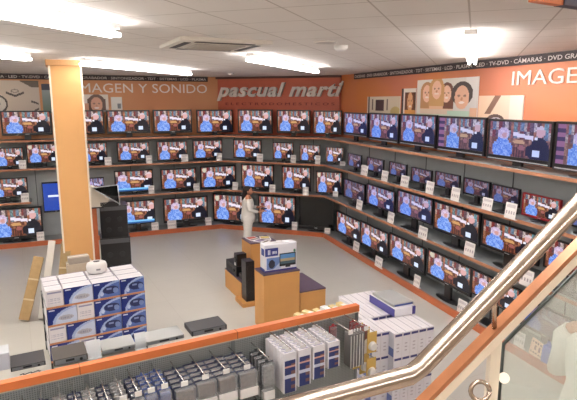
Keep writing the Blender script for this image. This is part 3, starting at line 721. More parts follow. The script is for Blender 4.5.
# ------------------------------------------------------------------ people
def skin_chain(name, verts, edges, radii, m, parent, sub=1, root=0):
    me = bpy.data.meshes.new(name); me.from_pydata([Vector(v) for v in verts], edges, [])
    o = link(name, me, m, parent)
    sk = o.modifiers.new('skin', 'SKIN')
    for i, v in enumerate(me.skin_vertices[0].data):
        rr = radii[i]; v.radius = rr if isinstance(rr, tuple) else (rr, rr); v.use_root = (i == root)
    sk.use_smooth_shade = True
    s = o.modifiers.new('sub', 'SUBSURF'); s.levels = sub; s.render_levels = sub
    return o
def person(name, loc, rz, scale, label, lean=0.0, skirt=False, hair_long=True):
    r = empty(name, loc, rz); r.scale = (scale,)*3
    # faces local -y; x = right hand side
    V = [(0,0,0.95), (0,0.01,1.12), (0,0,1.30), (0,0.0,1.43), (0,-0.01,1.50),
         (0.09,0,0.90), (0.10,-0.01,0.50), (0.10,0.02,0.08), (0.10,-0.13,0.03),
         (-0.09,0,0.90), (-0.10,0.02,0.50), (-0.10,0.05,0.08), (-0.10,-0.10,0.03),
         (0.17,0,1.38), (0.22,-0.02,1.12), (0.15,-0.22,1.08), (0.12,-0.28,1.11),
         (-0.17,0,1.38), (-0.22,-0.02,1.12), (-0.15,-0.20,1.02), (-0.12,-0.27,1.04)]
    E = [(0,1),(1,2),(2,3),(3,4),(0,5),(5,6),(6,7),(7,8),(0,9),(9,10),(10,11),(11,12),(3,13),(13,14),(14,15),(15,16),(3,17),(17,18),(18,19),(19,20)]
    Rr = [(.14,.10),(.115,.09),(.14,.095),(.06,.055),(.05,.05),(.085,.085),(.055,.055),(.038,.038),(.03,.025),(.085,.085),(.055,.055),(.038,.038),(.03,.025),
          .05,.042,.03,.034,.05,.042,.03,.034]
    # hands: four fingers and a thumb each
    for wr, hx in ((16, 1), (20, -1)):
        bx_, by_, bz_ = V[wr]
        for k, ln in enumerate((0.065, 0.078, 0.073, 0.055)):
            a = (bx_-hx*(0.024-0.016*k), by_-0.05, bz_+0.005); i = len(V)
            V += [a, (a[0]-hx*0.004, a[1]-ln*0.55, a[2]+0.004), (a[0]-hx*0.01, a[1]-ln, a[2]-0.018)]; E += [(wr, i), (i, i+1), (i+1, i+2)]; Rr += [.010, .009, .008]
        i = len(V); V += [(bx_-hx*0.045, by_-0.02, bz_+0.015), (bx_-hx*0.055, by_-0.055, bz_+0.02)]; E += [(wr, i), (i, i+1)]; Rr += [.012, .010]
    skin_chain('body', V, E, Rr, M_skin, r, 1)
    # head as part of the figure: skull, jaw, nose, ears
    bm = bmesh.new()
    loft(bm, [((0,-0.03,1.475), .03, .035), ((0,-0.03,1.50), .052, .062), ((0,-0.02,1.54), .066, .082), ((0,-0.01,1.59), .073, .092), ((0,0,1.64), .074, .095), ((0,0.005,1.68), .06, .078), ((0,0.01,1.70), .03, .04)], 18)
    loft(bm, [((0,-0.115,1.555), .014, .014), ((0,-0.112,1.575), .011, .016), ((0,-0.098,1.60), .007, .008)], 8)
    for sx in (-1, 1): loft(bm, [((sx*0.076,0,1.55), .006, .012), ((sx*0.082,0.003,1.575), .009, .018), ((sx*0.08,0.005,1.60), .006, .012)], 8)
    h = link('head', bm, M_skin, r)
    bm = bmesh.new()
    for sx in (-1, 1): tube(bm, [(sx*0.03, -0.094, 1.60), (sx*0.03, -0.101, 1.60)], 0.009, 8)
    box(bm, -0.022, 0.022, -0.112, -0.10, 1.522, 1.528); link('eyes_and_mouth', bm, M_hair, h)
    bm = bmesh.new()
    rings = [((0,0.03,1.56), .078, .075), ((0,0.025,1.61), .085, .088), ((0,0.018,1.66), .082, .094), ((0,0.012,1.70), .062, .078), ((0,0.012,1.72), .03, .04)]
    if hair_long: rings = [((0,0.10,1.28), .02, .02), ((0,0.10,1.38), .04, .035), ((0,0.075,1.48), .055, .05)] + rings
    loft(bm, rings, 18); link('hair', bm, M_hair, r)
    # clothes
    bm = bmesh.new()
    loft(bm, [((0,0.0,0.74), .19, .15), ((0,0,0.86), .195, .155), ((0,0,0.98), .175, .14), ((0,0.01,1.10), .15, .12), ((0,0,1.24), .175, .13), ((0,0,1.34), .185, .115), ((0,0,1.40), .13, .08), ((0,0,1.43), .07, .06)], 22)
    link('tunic', bm, M_cloth, r)
    for hx, el, wr in ((1, 14, 15), (-1, 18, 19)):
        bm = bmesh.new(); s_ = Vector((hx*0.15, 0, 1.375)); e_ = Vector(V[el]); w2 = Vector(V[wr])
        tube(bm, [s_, s_.lerp(e_, 0.2)+Vector((hx*0.02, 0, 0)), s_.lerp(e_, 0.6), e_, e_.lerp(w2, 0.5), e_.lerp(w2, 0.9)], [.055, .068, .062, .056, .05, .046], 14)
        link('sleeve', bm, M_cloth, r)
    for hx, k0 in ((1, 5), (-1, 9)):
        bm = bmesh.new(); a, b_, c_ = (Vector(V[k0+i]) for i in range(3))
        tube(bm, [a+Vector((0,0,0.02)), a.lerp(b_, 0.4), b_, b_.lerp(c_, 0.5), c_.lerp(b_, 0.06)], [.115, .105, .085, .08, .082], 16)
        link('trouser_leg', bm, M_cloth, r)
        bm = bmesh.new(); f_ = Vector(V[k0+3]); bbox_(bm, f_.x-0.045, f_.x+0.045, f_.y-0.08, f_.y+0.18, 0, 0.075, 0.02); link('shoe', bm, M_shoe, r)
    return tag(r, label, 'person')
pw = onz(248.5, 247, 0)
person('person', (pw.x, pw.y, 0), math.radians(118), 1.0, 'person in a white tunic and trousers with dark hair, facing the far televisions').scale = (1.22, 1.22, 0.95)
bm = bmesh.new(); bbox_(bm, -0.025, 0.025, -0.08, 0.08, -0.012, 0.012, 0.004); box(bm, -0.015, 0.015, -0.06, 0.05, 0.012, 0.015, 1)
hd_ = Vector((math.sin(math.radians(118)), -math.cos(math.radians(118))))
tag(link('remote_control', bm, [M_black, M_dark], None, (pw.x+hd_.x*0.42, pw.y+hd_.y*0.42, 1.03), math.radians(118)), 'black remote control held by the person in white', 'remote control')
# second figure on the lower steps at the right edge, beyond the glass
bm = bmesh.new(); box(bm, -0.7, 0.9, -1.2, 0.35, 0, 1.02); st = struct('trim_3', bm, mat('stair_stone', 'a79f94', 0.6)); st.location = (0.72, 3.15, 0)
person('person', (0.76, 3.2, 1.02), math.radians(150), 1.06, 'person in a loose white shirt at the right edge, beyond the glass panel', hair_long=False)
# landing under the camera (stair head the picture is taken from)
bm = bmesh.new(); poly(bm, [(-1.6, -3.0), (1.8, -3.0), (1.8, 1.7), (-1.6, 1.7)], 2.05, 2.2)
for px_, py_ in ((-1.5, -2.9), (1.6, -2.9), (-1.5, -0.6), (1.6, -0.6)): poly(bm, [(px_, py_), (px_+0.12, py_), (px_+0.12, py_+0.12), (px_, py_+0.12)], 0, 2.05)
struct('trim_4', bm, MATS['stair_stone'])

# ------------------------------------------------------------------ stair railing in the foreground
bend = CP + ray(414, 374)*1.15; upe = CP + ray(577, 206)*1.25; lo = CP + ray(310, 402)*1.08
up2 = upe + (upe-bend)*0.6; lo2 = lo + (lo-bend)*1.2
r = empty('stair_railing', (0.15, 1.2, 2.2)); R0 = Vector((0.15, 1.2, 2.2))
def rel(*ps): return [Vector(p)-R0 for p in ps]
bm = bmesh.new(); tube(bm, rel(up2, upe, bend + (upe-bend)*0.04, bend + (lo-bend)*0.04, lo, lo2), 0.0215, 20); link('handrail', bm, M_steel, r)
# flat guard bar, parallel below
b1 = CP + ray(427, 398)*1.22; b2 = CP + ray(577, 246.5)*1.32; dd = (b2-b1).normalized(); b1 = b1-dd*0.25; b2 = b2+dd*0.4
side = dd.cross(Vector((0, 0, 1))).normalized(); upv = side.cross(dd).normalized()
def bar(bm, a, b, u, v, u0, u1, v0, v1):
    q = [p + u*x + v*y for p in (a, b) for x, y in ((u0, v0), (u1, v0), (u1, v1), (u0, v1))]
    vs = [bm.verts.new(p - R0) for p in q]
    for f in ((0,3,2,1),(4,5,6,7),(0,1,5,4),(1,2,6,5),(2,3,7,6),(3,0,4,7)): bm.faces.new([vs[i] for i in f])
bm = bmesh.new(); bar(bm, b1, b2, side, upv, -0.014, 0.014, -0.004, 0.008); link('guard_cap', bm, mat('guard_orange_reflection', 'a56c48', 0.35, 0.3, var=0.2, scale=9), r)  # orange-brown colour paints in the surroundings reflected by the metal bar
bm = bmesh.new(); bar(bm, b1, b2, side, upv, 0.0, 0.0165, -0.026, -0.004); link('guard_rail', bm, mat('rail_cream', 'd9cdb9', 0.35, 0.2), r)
def along(px, A_, B_):
    best = min(range(401), key=lambda k: abs(proj_x(A_.lerp(B_, k/400))-px)); return A_.lerp(B_, best/400)
def proj_x(P): d = P-CP; return 288.5 + F*d.dot(rt)/d.dot(fw)
h1 = along(494, bend, upe); g1 = along(494, b1, b2)
bm = bmesh.new(); tube(bm, rel(h1, Vector((h1.x, h1.y, h1.z)).lerp(g1, 0.5), g1), 0.006, 10); link('baluster', bm, M_steel, r)
g2 = along(496, b1, b2)
bm = bmesh.new(); box(bm, -0.012, 0.012, -0.012, 0.012, 2.2-R0.z, g2.z-0.02-R0.z, 0, Matrix.Translation((g2.x-R0.x, g2.y-R0.y, 0)) @ Matrix.Rotation(YAW, 4, 'Z')); link('post', bm, MATS['rail_cream'], r)
# glass infill beyond the post
mg = bpy.data.materials.new('reflection_tint_glass'); mg.use_nodes = True; nt = mg.node_tree; nt.nodes.clear()
out = nt.nodes.new('ShaderNodeOutputMaterial'); tr = nt.nodes.new('ShaderNodeBsdfTransparent'); gl = nt.nodes.new('ShaderNodeBsdfGlossy'); df = nt.nodes.new('ShaderNodeBsdfTranslucent')
gl.inputs['Roughness'].default_value = 0.03; tr.inputs['Color'].default_value = (0.88, 0.93, 0.9, 1); df.inputs['Color'].default_value = (0.75, 0.74, 0.7, 1)  # whitish translucent tint stands in for the pale reflection on the pane
m1 = nt.nodes.new('ShaderNodeMixShader'); m2 = nt.nodes.new('ShaderNodeMixShader'); m1.inputs[0].default_value = 0.14; m2.inputs[0].default_value = 0.22
nt.links.new(tr.outputs[0], m1.inputs[1]); nt.links.new(gl.outputs[0], m1.inputs[2]); nt.links.new(m1.outputs[0], m2.inputs[1]); nt.links.new(df.outputs[0], m2.inputs[2]); nt.links.new(m2.outputs[0], out.inputs[0])
k = 1.30; G = [CP + ray(505, 345)*k, CP + ray(640, 210)*1.45]
hd = (G[1]-G[0]); hdir = Vector((hd.x, hd.y, 0)).normalized(); nn = Vector((-hdir.y, hdir.x, 0))
Gb = [Vector((G[0].x, G[0].y, 2.25)), Vector((G[1].x, G[1].y, G[1].z-0.95))]
bm = bmesh.new()
q = [Gb[0], Gb[1], G[1], G[0]]; a = [bm.verts.new(p-R0) for p in q]; b = [bm.verts.new(p-R0+nn*0.01) for p in q]
bm.faces.new(a); bm.faces.new(b[::-1])
for i in range(4): bm.faces.new([a[i], b[i], b[(i+1) % 4], a[(i+1) % 4]])
gp = link('glass_panel', bm, mg, r)
bm = bmesh.new(); tube(bm, [p-R0+nn*0.005 for p in (Gb[0], G[0], G[1])], 0.0045, 8); link('glass_edge', bm, mat('glass_edge_dark', '232c28', 0.3), gp)
c_ = CP + ray(504, 378)*1.285; cy = (CP-c_).normalized()
bm = bmesh.new(); tube(bm, rel(c_ - cy*0.02, c_ + cy*0.012), 0.013, 20); link('glass_clamp', bm, MATS['rail_cream'], r)
c_ = CP + ray(480, 391)*1.22
bm = bmesh.new(); tube(bm, rel(*[c_ + (rt*math.cos(t*PI/8) + up*math.sin(t*PI/8))*0.022 for t in range(17)]), 0.0055, 10); link('ring_clamp', bm, M_steel, r)
tag(r, 'steel stair railing with tubular handrail, guard bar and glass across the foreground', 'railing')

# ------------------------------------------------------------------ long cartons leaning by the column
def leaning(name, P0, P1, w_, d_, m, label, bands=True):
    P0 = Vector(P0); P1 = Vector(P1); ax = (P1-P0); L_ = ax.length; ax.normalize()
    xa = Vector((math.cos(0.75), math.sin(0.75), 0)); xa = (xa-ax*xa.dot(ax)).normalized(); ya = ax.cross(xa)
    mw = Matrix((xa, ya, ax)).transposed().to_4x4(); mw.translation = P0
    r = bpy.data.objects.new(name, None); COL.objects.link(r); r.matrix_world = mw
    bm = bmesh.new(); bbox_(bm, -w_/2, w_/2, -d_/2, d_/2, 0, L_, 0.006); link('carton_body', bm, m, r)
    if bands:
        for k in (0.3, 0.62):
            bm = bmesh.new(); box(bm, -w_/2-0.002, w_/2+0.002, -d_/2-0.002, d_/2+0.002, L_*k, L_*k+0.03); link('packing_strap', bm, mat('strap_pale', 'c9b48e', 0.5), r)
    return tag(r, label, 'carton')
leaning('long_carton', (-7.22, 6.62, 0.035), (-7.3, 7.15, 1.02), 0.17, 0.12, M_carton, 'long brown carton leaning at the left, furthest from the column')
leaning('long_carton', (-6.98, 6.78, 0.03), (-7.17, 7.36, 1.28), 0.12, 0.1, mat('pale_carton', 'd2cdc3', 0.7, var=0.04), 'long pale grey carton leaning between the two brown ones', False)
leaning('long_carton', (-6.78, 7.0, 0.03), (-7.03, 7.56, 1.22), 0.17, 0.12, mat('tan_carton', 'a08860', 0.85, var=0.12, scale=9), 'long brown taped carton leaning right beside the column')
def carton(name, p, rz, w_, d_, h_, m, label, tape=True):
    r = empty(name, p, rz); bm = bmesh.new(); bbox_(bm, -w_/2, w_/2, -d_/2, d_/2, 0, h_, 0.005); link('carton_body', bm, m, r)
    if tape:
        bm = bmesh.new(); box(bm, -w_/2-0.001, w_/2+0.001, -0.025, 0.025, h_*0.75, h_+0.002); link('packing_tape', bm, mat('tape', 'd5d0c6', 0.3), r)
    return tag(r, label, 'carton')
M_beigebox = mat('beige_carton', 'b9ab98', 0.7, var=0.05)
carton('tall_carton', (-6.45, 7.20, 0), PR, 0.42, 0.26, 1.0, M_beigebox, 'upright beige carton in front of the column foot')
carton('flat_carton', (-6.46, 7.20, 1.0), PR+0.1, 0.34, 0.2, 0.11, mat('grey_carton', 'a89f94', 0.7), 'small grey brown carton on top of the beige carton by the column')

# ------------------------------------------------------------------ black stacked equipment and tilted panel behind the column
bx0 = onz(113, 262, 0.25)
tw = empty('equipment_tower', (-7.42, 9.35, 0), PR)
def tz(py): 
    r_ = ray(113, py); t = 9.35/r_.y; return H + r_.z*t
def tower(z0, z1, w_, label, name, cat):
    r = empty(name, (-7.36, 9.37, z0), math.radians(40)); h_ = z1-z0
    bm = bmesh.new(); bbox_(bm, -w_/2, w_/2, -0.25, 0.25, 0, h_, 0.012); link('cabinet', bm, M_black, r)
    bm = bmesh.new(); box(bm, -w_/2+0.01, w_/2-0.01, -0.262, -0.25, h_*0.86, h_*0.97); link('top_trim', bm, mat('trim_grey', '55565a', 0.4), r)
    for i in range(4):
        bm = bmesh.new(); tube(bm, [((i % 2-0.5)*w_*0.42, -0.25, h_*(0.25+0.32*(i//2))), ((i % 2-0.5)*w_*0.42, -0.262, h_*(0.25+0.32*(i//2)))], w_*0.1, 14); link('speaker_cone', bm, mat('cone_grey', '26262a', 0.5), r)
    return tag(r, label, cat)
bpy.data.objects.remove(tw)
z2 = tz(235); z3 = tz(204)
tower(0, z2, 0.62, 'large black floor speaker cabinet behind the box stack, right of the column', 'floor_speaker', 'speaker')
tower(z2, z3, 0.56, 'black speaker cabinet stacked on top of the large one', 'speaker_cabinet', 'speaker')
# orange upright
p = onz(94.5, 262, 0.2)
rr2 = ray(95.5, 230); t2 = 9.0/rr2.y; P = CP + rr2*t2
zt = CP.z + ray(94.5, 207).z*(9.0/ray(94.5, 207).y)
r = empty('display_stand', (P.x, 9.0, 0), math.radians(40))
bm = bmesh.new(); bbox_(bm, -0.05, 0.05, -0.1, 0.1, 0.02, zt, 0.01); link('upright', bm, M_plinth, r)
bm = bmesh.new(); bbox_(bm, -0.18, 0.18, -0.2, 0.2, 0, 0.03, 0.01); link('foot', bm, M_dark, r)
bm = bmesh.new(); bbox_(bm, -0.12, 0.2, -0.2, 0.15, zt, zt+0.03, 0.008); link('top_plate', bm, M_dark, r)
tag(r, 'narrow orange upright stand between the column and the black speakers', 'display stand')
# wedge shaped white hood and a tilted black screen on the stand
r = empty('tilted_screen', (P.x, 9.0, zt+0.03), math.radians(40))
w3 = 0.62
def quadplate(bm, pts, th):
    a = [bm.verts.new(Vector(p)) for p in pts]; b = [bm.verts.new(Vector(p)+Vector((0, th, 0.0))) for p in pts]; n = len(pts)
    bm.faces.new(a); bm.faces.new(b[::-1])
    for i in range(n): bm.faces.new([a[i], b[i], b[(i+1) % n], a[(i+1) % n]])
bm = bmesh.new(); quadplate(bm, [(-0.12, -0.2, 0.0), (0.15, -0.2, 0.0), (0.32, -0.2, 0.12), (0.02, -0.2, 0.42), (-0.1, -0.2, 0.43)], 0.3); link('hood', bm, mat('hood_cream', 'cbc3b4', 0.6), r)
bm = bmesh.new(); quadplate(bm, [(0.0, -0.26, 0.42), (0.5, -0.26, 0.46), (0.52, -0.26, 0.05), (0.30, -0.26, 0.2)], 0.05); link('screen_panel', bm, M_off, r)
bm = bmesh.new()
for A_, B_ in (((0.0, -0.265, 0.42), (0.5, -0.265, 0.46)), ((0.5, -0.265, 0.46), (0.52, -0.265, 0.03)), ((0.05, -0.265, 0.37), (0.52, -0.265, 0.05))): tube(bm, [A_, B_], 0.011, 8)
link('silver_frame', bm, M_silver, r)
bm = bmesh.new(); bbox_(bm, 0.12, 0.5, -0.2, 0.1, 0.0, 0.1, 0.01); link('base_unit', bm, M_black, r)
tag(r, 'tilted black screen with silver edge and cream hood beside the column', 'display screen')

# ------------------------------------------------------------------ rack of blue and white boxes
SA = onz(45, 292, 1.2); SB = onz(143.5, 273.5, 1.2)
sd = Vector((SB.x-SA.x, SB.y-SA.y)); SW = sd.length*0.985; sd = Vector((math.cos(math.radians(49.5)), math.sin(math.radians(49.5)))); SR = math.radians(49.5)
def p_white(u, v):
    if 0.1 < u < 0.9 and 0.12 < v < 0.22: return (150, 150, 180)
    if 0.15 < u < 0.85 and 0.4 < v < 0.8 and int(v*24) % 3 == 0 and int(u*20) % 4: return (188, 186, 200)
    return (226, 222, 226)
def p_blue(kind):
    def fn(u, v):
        c = (30, 46, 124)
        x = (u-0.15)/0.9; y = (1-v)
        if (u-1.0)**2/0.72 + (v-1.0)**2/1.0 < 1: c = (166, 186, 224)
        if (u-1.02)**2/0.60 + (v-1.05)**2/0.86 < 1: c = (200, 210, 232)
        if kind == 'oval':
            if (u-1.02)**2/0.60 + (v-1.05)**2/0.86 < 1: c = (90, 116, 184)
            if ell(u, v, 0.66, 0.55, 0.3, 0.26): c = (34, 44, 96)
            if ell(u, v, 0.84, 0.62, 0.1, 0.17): c = (120, 140, 190)
            if 0.5 < u < 0.7 and 0.42 < v < 0.52: c = (130, 144, 190)
            if ell(u, v, 0.32, 0.75, 0.06, 0.14): c = (190, 206, 232)
        else:
            if ell(u, v, 0.62, 0.66, 0.26, 0.16): c = (176, 176, 190)
            if 0.45 < u < 0.8 and 0.6 < v < 0.72 and int(u*30) % 2: c = (140, 140, 160)
        if 0.05 < u < 0.25 and 0.08 < v < 0.16: c = (220, 226, 240)
        return c
    return fn
PR_M = {'w': paint_grid('front_print', p_white, 22, 20), 'o': paint_grid('front_print', p_blue('oval'), 36, 26), 'b': paint_grid('front_print', p_blue('pic'), 36, 26)}
for m_ in PR_M.values(): m_.materials.append(M_PRINT)
bm = bmesh.new(); box(bm, 0, 1, 0, 1, 0, 1); box(bm, 0, 1, 0.93, 1, 1, 1.004, 1); box(bm, 0.97, 1, 0, 0.93, 1, 1.004, 1); box(bm, 0, 0.97, 0.45, 0.48, 1, 1.003, 2); UB = mesh(bm, 'box_body'); UB.materials.append(mat('box_white', 'dfdce0', 0.55)); UB.materials.append(mat('box_gap_shade', '7a7690', 0.6)); UB.materials.append(mat('box_tape', 'c6c2cc', 0.5))  # dark top strips paint in the shade of gaps between neighbouring boxes
bm = bmesh.new(); box(bm, 0, 1, 0, 1, 0, 1); UBb = mesh(bm, 'box_body'); UBb.materials.append(mat('box_navy', '2f3f86', 0.5))
KIND = {'w': 'white', 'o': 'blue oval-picture', 'b': 'blue pale-picture'}
ROWPAT = [('w', .235), ('b', .40), ('o', .385), ('o', .37)], [('b', .40), ('w', .235), ('o', .385), ('o', .37)], [('w', .235), ('b', .40), ('o', .385), ('o', .37)], [('b', .40), ('w', .235), ('o', .385), ('o', .37)]
tot = 0.235+0.40+0.385+0.37
rk = empty('display_rack', (SA.x, SA.y, 0), SR); DPT = 0.82; PITCHZ = 0.268
for x in (0.0, SW-0.025):
    for y in (0.02, DPT-0.05):
        bm = bmesh.new(); box(bm, x, x+0.025, y, y+0.03, 0, 0.96); link('rack_post', bm, M_dark, rk)
TOPZ = 1.2-0.245
shz = [TOPZ - k*PITCHZ for k in range(4)]
for z in shz:
    bm = bmesh.new(); box(bm, 0, SW, 0.012, DPT, z-0.016, z); sb = link('rack_shelf', bm, M_shelfgrey, rk)
    bm = bmesh.new(); box(bm, 0, SW, 0, 0.012, z-0.02, z+0.004); link('shelf_edging', bm, mat('edge_salmon', 'c98a62', 0.5), sb)
tag(rk, 'low rack with salmon-edged shelves holding the blue and white boxes', 'rack')
def sbox(kind, x, y, z, w_, d_, h_, label, front=True, grp='boxes on the rack'):
    q = Vector((SA.x, SA.y)) + sd*x + Vector((-sd.y, sd.x))*y
    r = empty('electronics_box', (q.x, q.y, z), SR)
    link('box_body', UB, None, r, (0.004, 0, 0), 0, (w_-0.008, d_, h_))
    if front: link('front_print', PR_M[kind], None, r, (0.004, -0.002, 0), 0, (w_-0.008, 1, h_))
    return tag(r, label, 'box', grp)
rn = ['top', 'second', 'third', 'lowest']; cn = ['leftmost', 'second from left', 'third from left', 'rightmost']
for ri, z in enumerate(shz):
    x = 0.0
    for ci, (kd, wd) in enumerate(ROWPAT[ri]):
        wd = wd/tot*SW
        sbox(kd, x, 0.02, z+0.002, wd, 0.24 if ri == 0 else 0.5, 0.238, f'{KIND[kd]} box, {cn[ci]}, {rn[ri]} row of rack front')
        if ri == 0:
            for dj in range(1, 3):
                sbox('w', x+0.006*dj, 0.02+0.265*dj, z+0.002, wd-0.012, 0.235, 0.238-0.012*dj, f'white-topped box, {cn[ci]} in the {["", "middle", "rear"][dj]} row, rack top', False)
        x += wd
# round white appliance on the stack
q = onz(97, 271, 1.21)
r = empty('bread_maker', (q.x, q.y, 1.197), SR)
bm = bmesh.new(); loft(bm, [((0,0,0), .13, .11), ((0,0,0.03), .15, .125), ((0,0,0.1), .155, .13), ((0,0,0.15), .14, .118), ((0,0,0.17), .10, .085)], 28); link('housing', bm, mat('appliance_white', 'e8e6e4', 0.3), r)
bm = bmesh.new(); loft(bm, [((0,-0.01,0.168), .05, .035), ((0,-0.01,0.176), .045, .03)], 18); link('control_dial', bm, M_dark, r)
bm = bmesh.new(); box(bm, -0.03, 0.03, -0.137, -0.125, 0.06, 0.085); link('badge', bm, mat('badge_grey', '8a8c92', 0.4), r)
r.name = 'portable_player'
tag(r, 'round white portable appliance sitting on top of the box stack', 'appliance')

# ------------------------------------------------------------------ gondola with the orange rail
GZ = 1.6
GA = Vector((-3.42, 2.85)); g = Vector((0.67468, 0.73811)); n = Vector((0.73811, -0.67468)); GR = math.atan2(g.y, g.x); GL = 3.468
GS = -0.7      # starts outside the frame
def gp_(s, off, z): q = GA + g*s + n*off; return Vector((q.x, q.y, z))
go = empty('display_gondola', gp_(0, 0, 0), GR)      # local x along the rail, local -y towards the camera
def glink(name, bm, m, parent=None): return link(name, bm, m, parent or go)
bm = bmesh.new(); box(bm, GS, GL, -0.02, 0.05, GZ-0.07, GZ); glink('top_rail', bm, M_orange)
bm = bmesh.new(); box(bm, 2.02, 2.027, -0.022, 0.052, GZ-0.071, GZ+0.0015); glink('rail_joint', bm, mat('joint_brown', '8a4a28', 0.6))
bm = bmesh.new(); box(bm, 0.585, 0.592, -0.022, 0.052, GZ-0.071, GZ+0.0015); glink('rail_joint', bm, mat('joint_brown', '8a4a28'))
# perforated back panel
m = bpy.data.materials.new('perforated_panel'); m.use_nodes = True; nt = m.node_tree; b = nt.nodes['Principled BSDF']; b.inputs['Roughness'].default_value = 0.5; b.inputs['Metallic'].default_value = 0.2
tc = nt.nodes.new('ShaderNodeTexCoord'); br = nt.nodes.new('ShaderNodeTexBrick'); br.offset = 0; br.inputs['Scale'].default_value = 1
mpn = nt.nodes.new('ShaderNodeMapping'); mpn.inputs['Rotation'].default_value = (PI/2, 0, 0)
nt.links.new(tc.outputs['Object'], mpn.inputs['Vector']); nt.links.new(mpn.outputs['Vector'], br.inputs['Vector'])
br.inputs['Brick Width'].default_value = 0.019; br.inputs['Row Height'].default_value = 0.019; br.inputs['Mortar Size'].default_value = 0.0045
br.inputs['Color1'].default_value = lin('666b6c'); br.inputs['Color2'].default_value = lin('666b6c'); br.inputs['Mortar'].default_value = lin('989d9c'); nt.links.new(br.outputs['Color'], b.inputs['Base Color'])
bm = bmesh.new(); box(bm, GS, GL, 0.0, 0.02, 0.1, GZ-0.075); glink('perforated_panel', bm, m)
bm = bmesh.new()
box(bm, GS, GL, -0.012, 0.0, GZ-0.085, GZ-0.075); glink('light_strip', bm, mat('strip_cream', 'cfcabb', 0.4))
for s in (0.62, 1.96, GL-0.04):
    bm = bmesh.new(); box(bm, s, s+0.035, -0.012, 0.045, 0, GZ-0.08); glink('upright', bm, mat('upright_grey', '6c7173', 0.5))
bm = bmesh.new(); box(bm, GS, GL, -0.5, 0.55, 0, 0.12); glink('base', bm, M_dark)
bm = bmesh.new(); box(bm, GS, GL, 0.05, 0.47, 1.30, 1.32); glink('rear_shelf', bm, mat('shelf_teal_glass', '9fb4b4', 0.25))
for s in (-0.3, 0.7, 1.7, 2.7, 3.35):
    bm = bmesh.new(); box(bm, s, s+0.02, 0.045, 0.4, 1.26, 1.30); glink('shelf_bracket', bm, M_silver)
tag(go, 'long display gondola with orange top rail and grey perforated panel in the foreground', 'display gondola')
# hooks: (pixel at panel, pixel y) -> s, z
def onp(px, py, off=0.0):
    rr = ray(px, py); o = GA + n*off; t = (o.dot(n))/(rr.x*n.x+rr.y*n.y); P = CP + rr*t
    return (Vector((P.x, P.y))-GA).dot(g), P.z
M_rod = mat('hook_chrome', 'c9c9c6', 0.25, 0.8)
def hook(s, z, L_=0.42, label_w=0.06, tagc=True):
    bm = bmesh.new(); tube(bm, [(s, 0, z), (s, -L_, z+0.012)], 0.0055, 6)
    h = glink('hook', bm, M_rod)
    if tagc:
        bm = bmesh.new(); box(bm, s-label_w/2, s+label_w/2, -L_-0.006, -L_, z-0.022, z+0.022, 0); link('price_holder', bm, M_white, h)
# package meshes, hung by a tab: unit local: x centred, front faces -y, top at z=0
def pack_mesh(kind):
    bm = bmesh.new(); return bm
M_clear = mat('clear_blister', 'c5c8cc', 0.15, spec=0.8, alpha=0.38); M_clear2 = M_clear
M_brown = mat('pack_brown', '5e4f48', 0.6, var=0.35, scale=40); M_navy = mat('pack_navy', '2b2f4a', 0.5); M_greyp = mat('pack_grey', '8c8a8a', 0.6, var=0.3, scale=30)
def blister(name, s, off, z, w_, h_, th, m_card, m_item, label, grp, cat='package'):
    r = empty(name, gp_(s, off, z), GR)
    bm = bmesh.new(); box(bm, -w_/2, w_/2, -0.004, 0.004, -h_, 0.0); box(bm, -0.015, 0.015, -0.003, 0.003, 0, 0.02); link('backing_card', bm, m_card, r)
    bm = bmesh.new(); bbox_(bm, -w_/2+0.006, w_/2-0.006, -th, -0.004, -h_+0.088, -0.008, min(0.01, th*0.3)); link('blister', bm, M_clear, r)
    bm = bmesh.new(); bbox_(bm, -w_*0.38, w_*0.38, -th*0.85, -0.006, -h_*0.62, -0.03, 0.006); link('product', bm, m_item, r)
    bm = bmesh.new(); box(bm, -w_/2+0.008, w_/2-0.008, -th-0.002, -0.004, -h_, -h_+0.086); link('paper_insert', bm, M_white, r)
    return tag(r, label, cat, grp)
hk = 0
bigs = [(170, 359), (189.6, 353.2), (209, 348.5), (228.6, 345)]
for i, (px_, py_) in enumerate(bigs):
    s, z = onp(px_, py_+2); hook(s, z, 0.44)
    for j in range(5):
        off = 0.10 + j*0.08
        blister('accessory_pack', s, off, z-0.03, 0.19, 0.24, 0.067, M_navy, M_brown,
                f'clear blister pack, {ORD[4-j]} from the front on the {ORD[i]} wide hook', 'clear blister packs on the wide hooks')
smalls = [(-10, 401), (8, 397.5), (22, 394), (40, 389), (58, 385), (72, 382), (85.5, 378.6), (99.5, 375.4), (113, 371.5), (127, 367.6), (139, 364.5), (151.5, 360.9)]
M_pb = mat('pack_blue', '3a4d86', 0.5, var=0.15, scale=40)
for i, (px_, py_) in enumerate(smalls):
    s, z = onp(px_, py_+2); hook(s, z, 0.44, 0.055, True)
    blue = i >= 10 or i == 2
    for j in range(5):
        off = 0.10 + j*0.08
        blister('accessory_pack', s, off, z-0.03, 0.105, 0.27, 0.067, M_pb if blue else (M_navy if i % 2 else M_greyp), M_pb if blue else M_brown,
                f'narrow {"blue" if blue else "grey"} blister pack, {ORD[4-j]} from the front on the {ORD[i]} narrow hook from the left', 'narrow packs on the left hooks')
# lower row of hooks, mostly under the upper one
for i, (px_, py_) in enumerate([(232, 396), (250, 392), (205, 402)]):
    s, z = onp(px_, py_); hook(s, z, 0.36)
    for j in range(3):
        blister('accessory_pack', s, 0.12+j*0.09, z-0.035, 0.13, 0.2, 0.05, M_dark, M_greyp, f'dark pack, {ORD[2-j]} from the front on the {ORD[i]} low hook', 'dark packs on the low hooks')
# tall clear packs
s, z = onp(251, 342.5); hook(s, z, 0.4, 0.05, False)
for j in range(4):
    blister('headphone_pack', s+0.0, 0.11+j*0.08, z-0.04, 0.13, 0.36, 0.06, M_dark, mat('pack_grey', 'a5a4a4'), f'tall clear pack, {ORD[3-j]} from the front beside the ink boxes', 'tall clear packs')
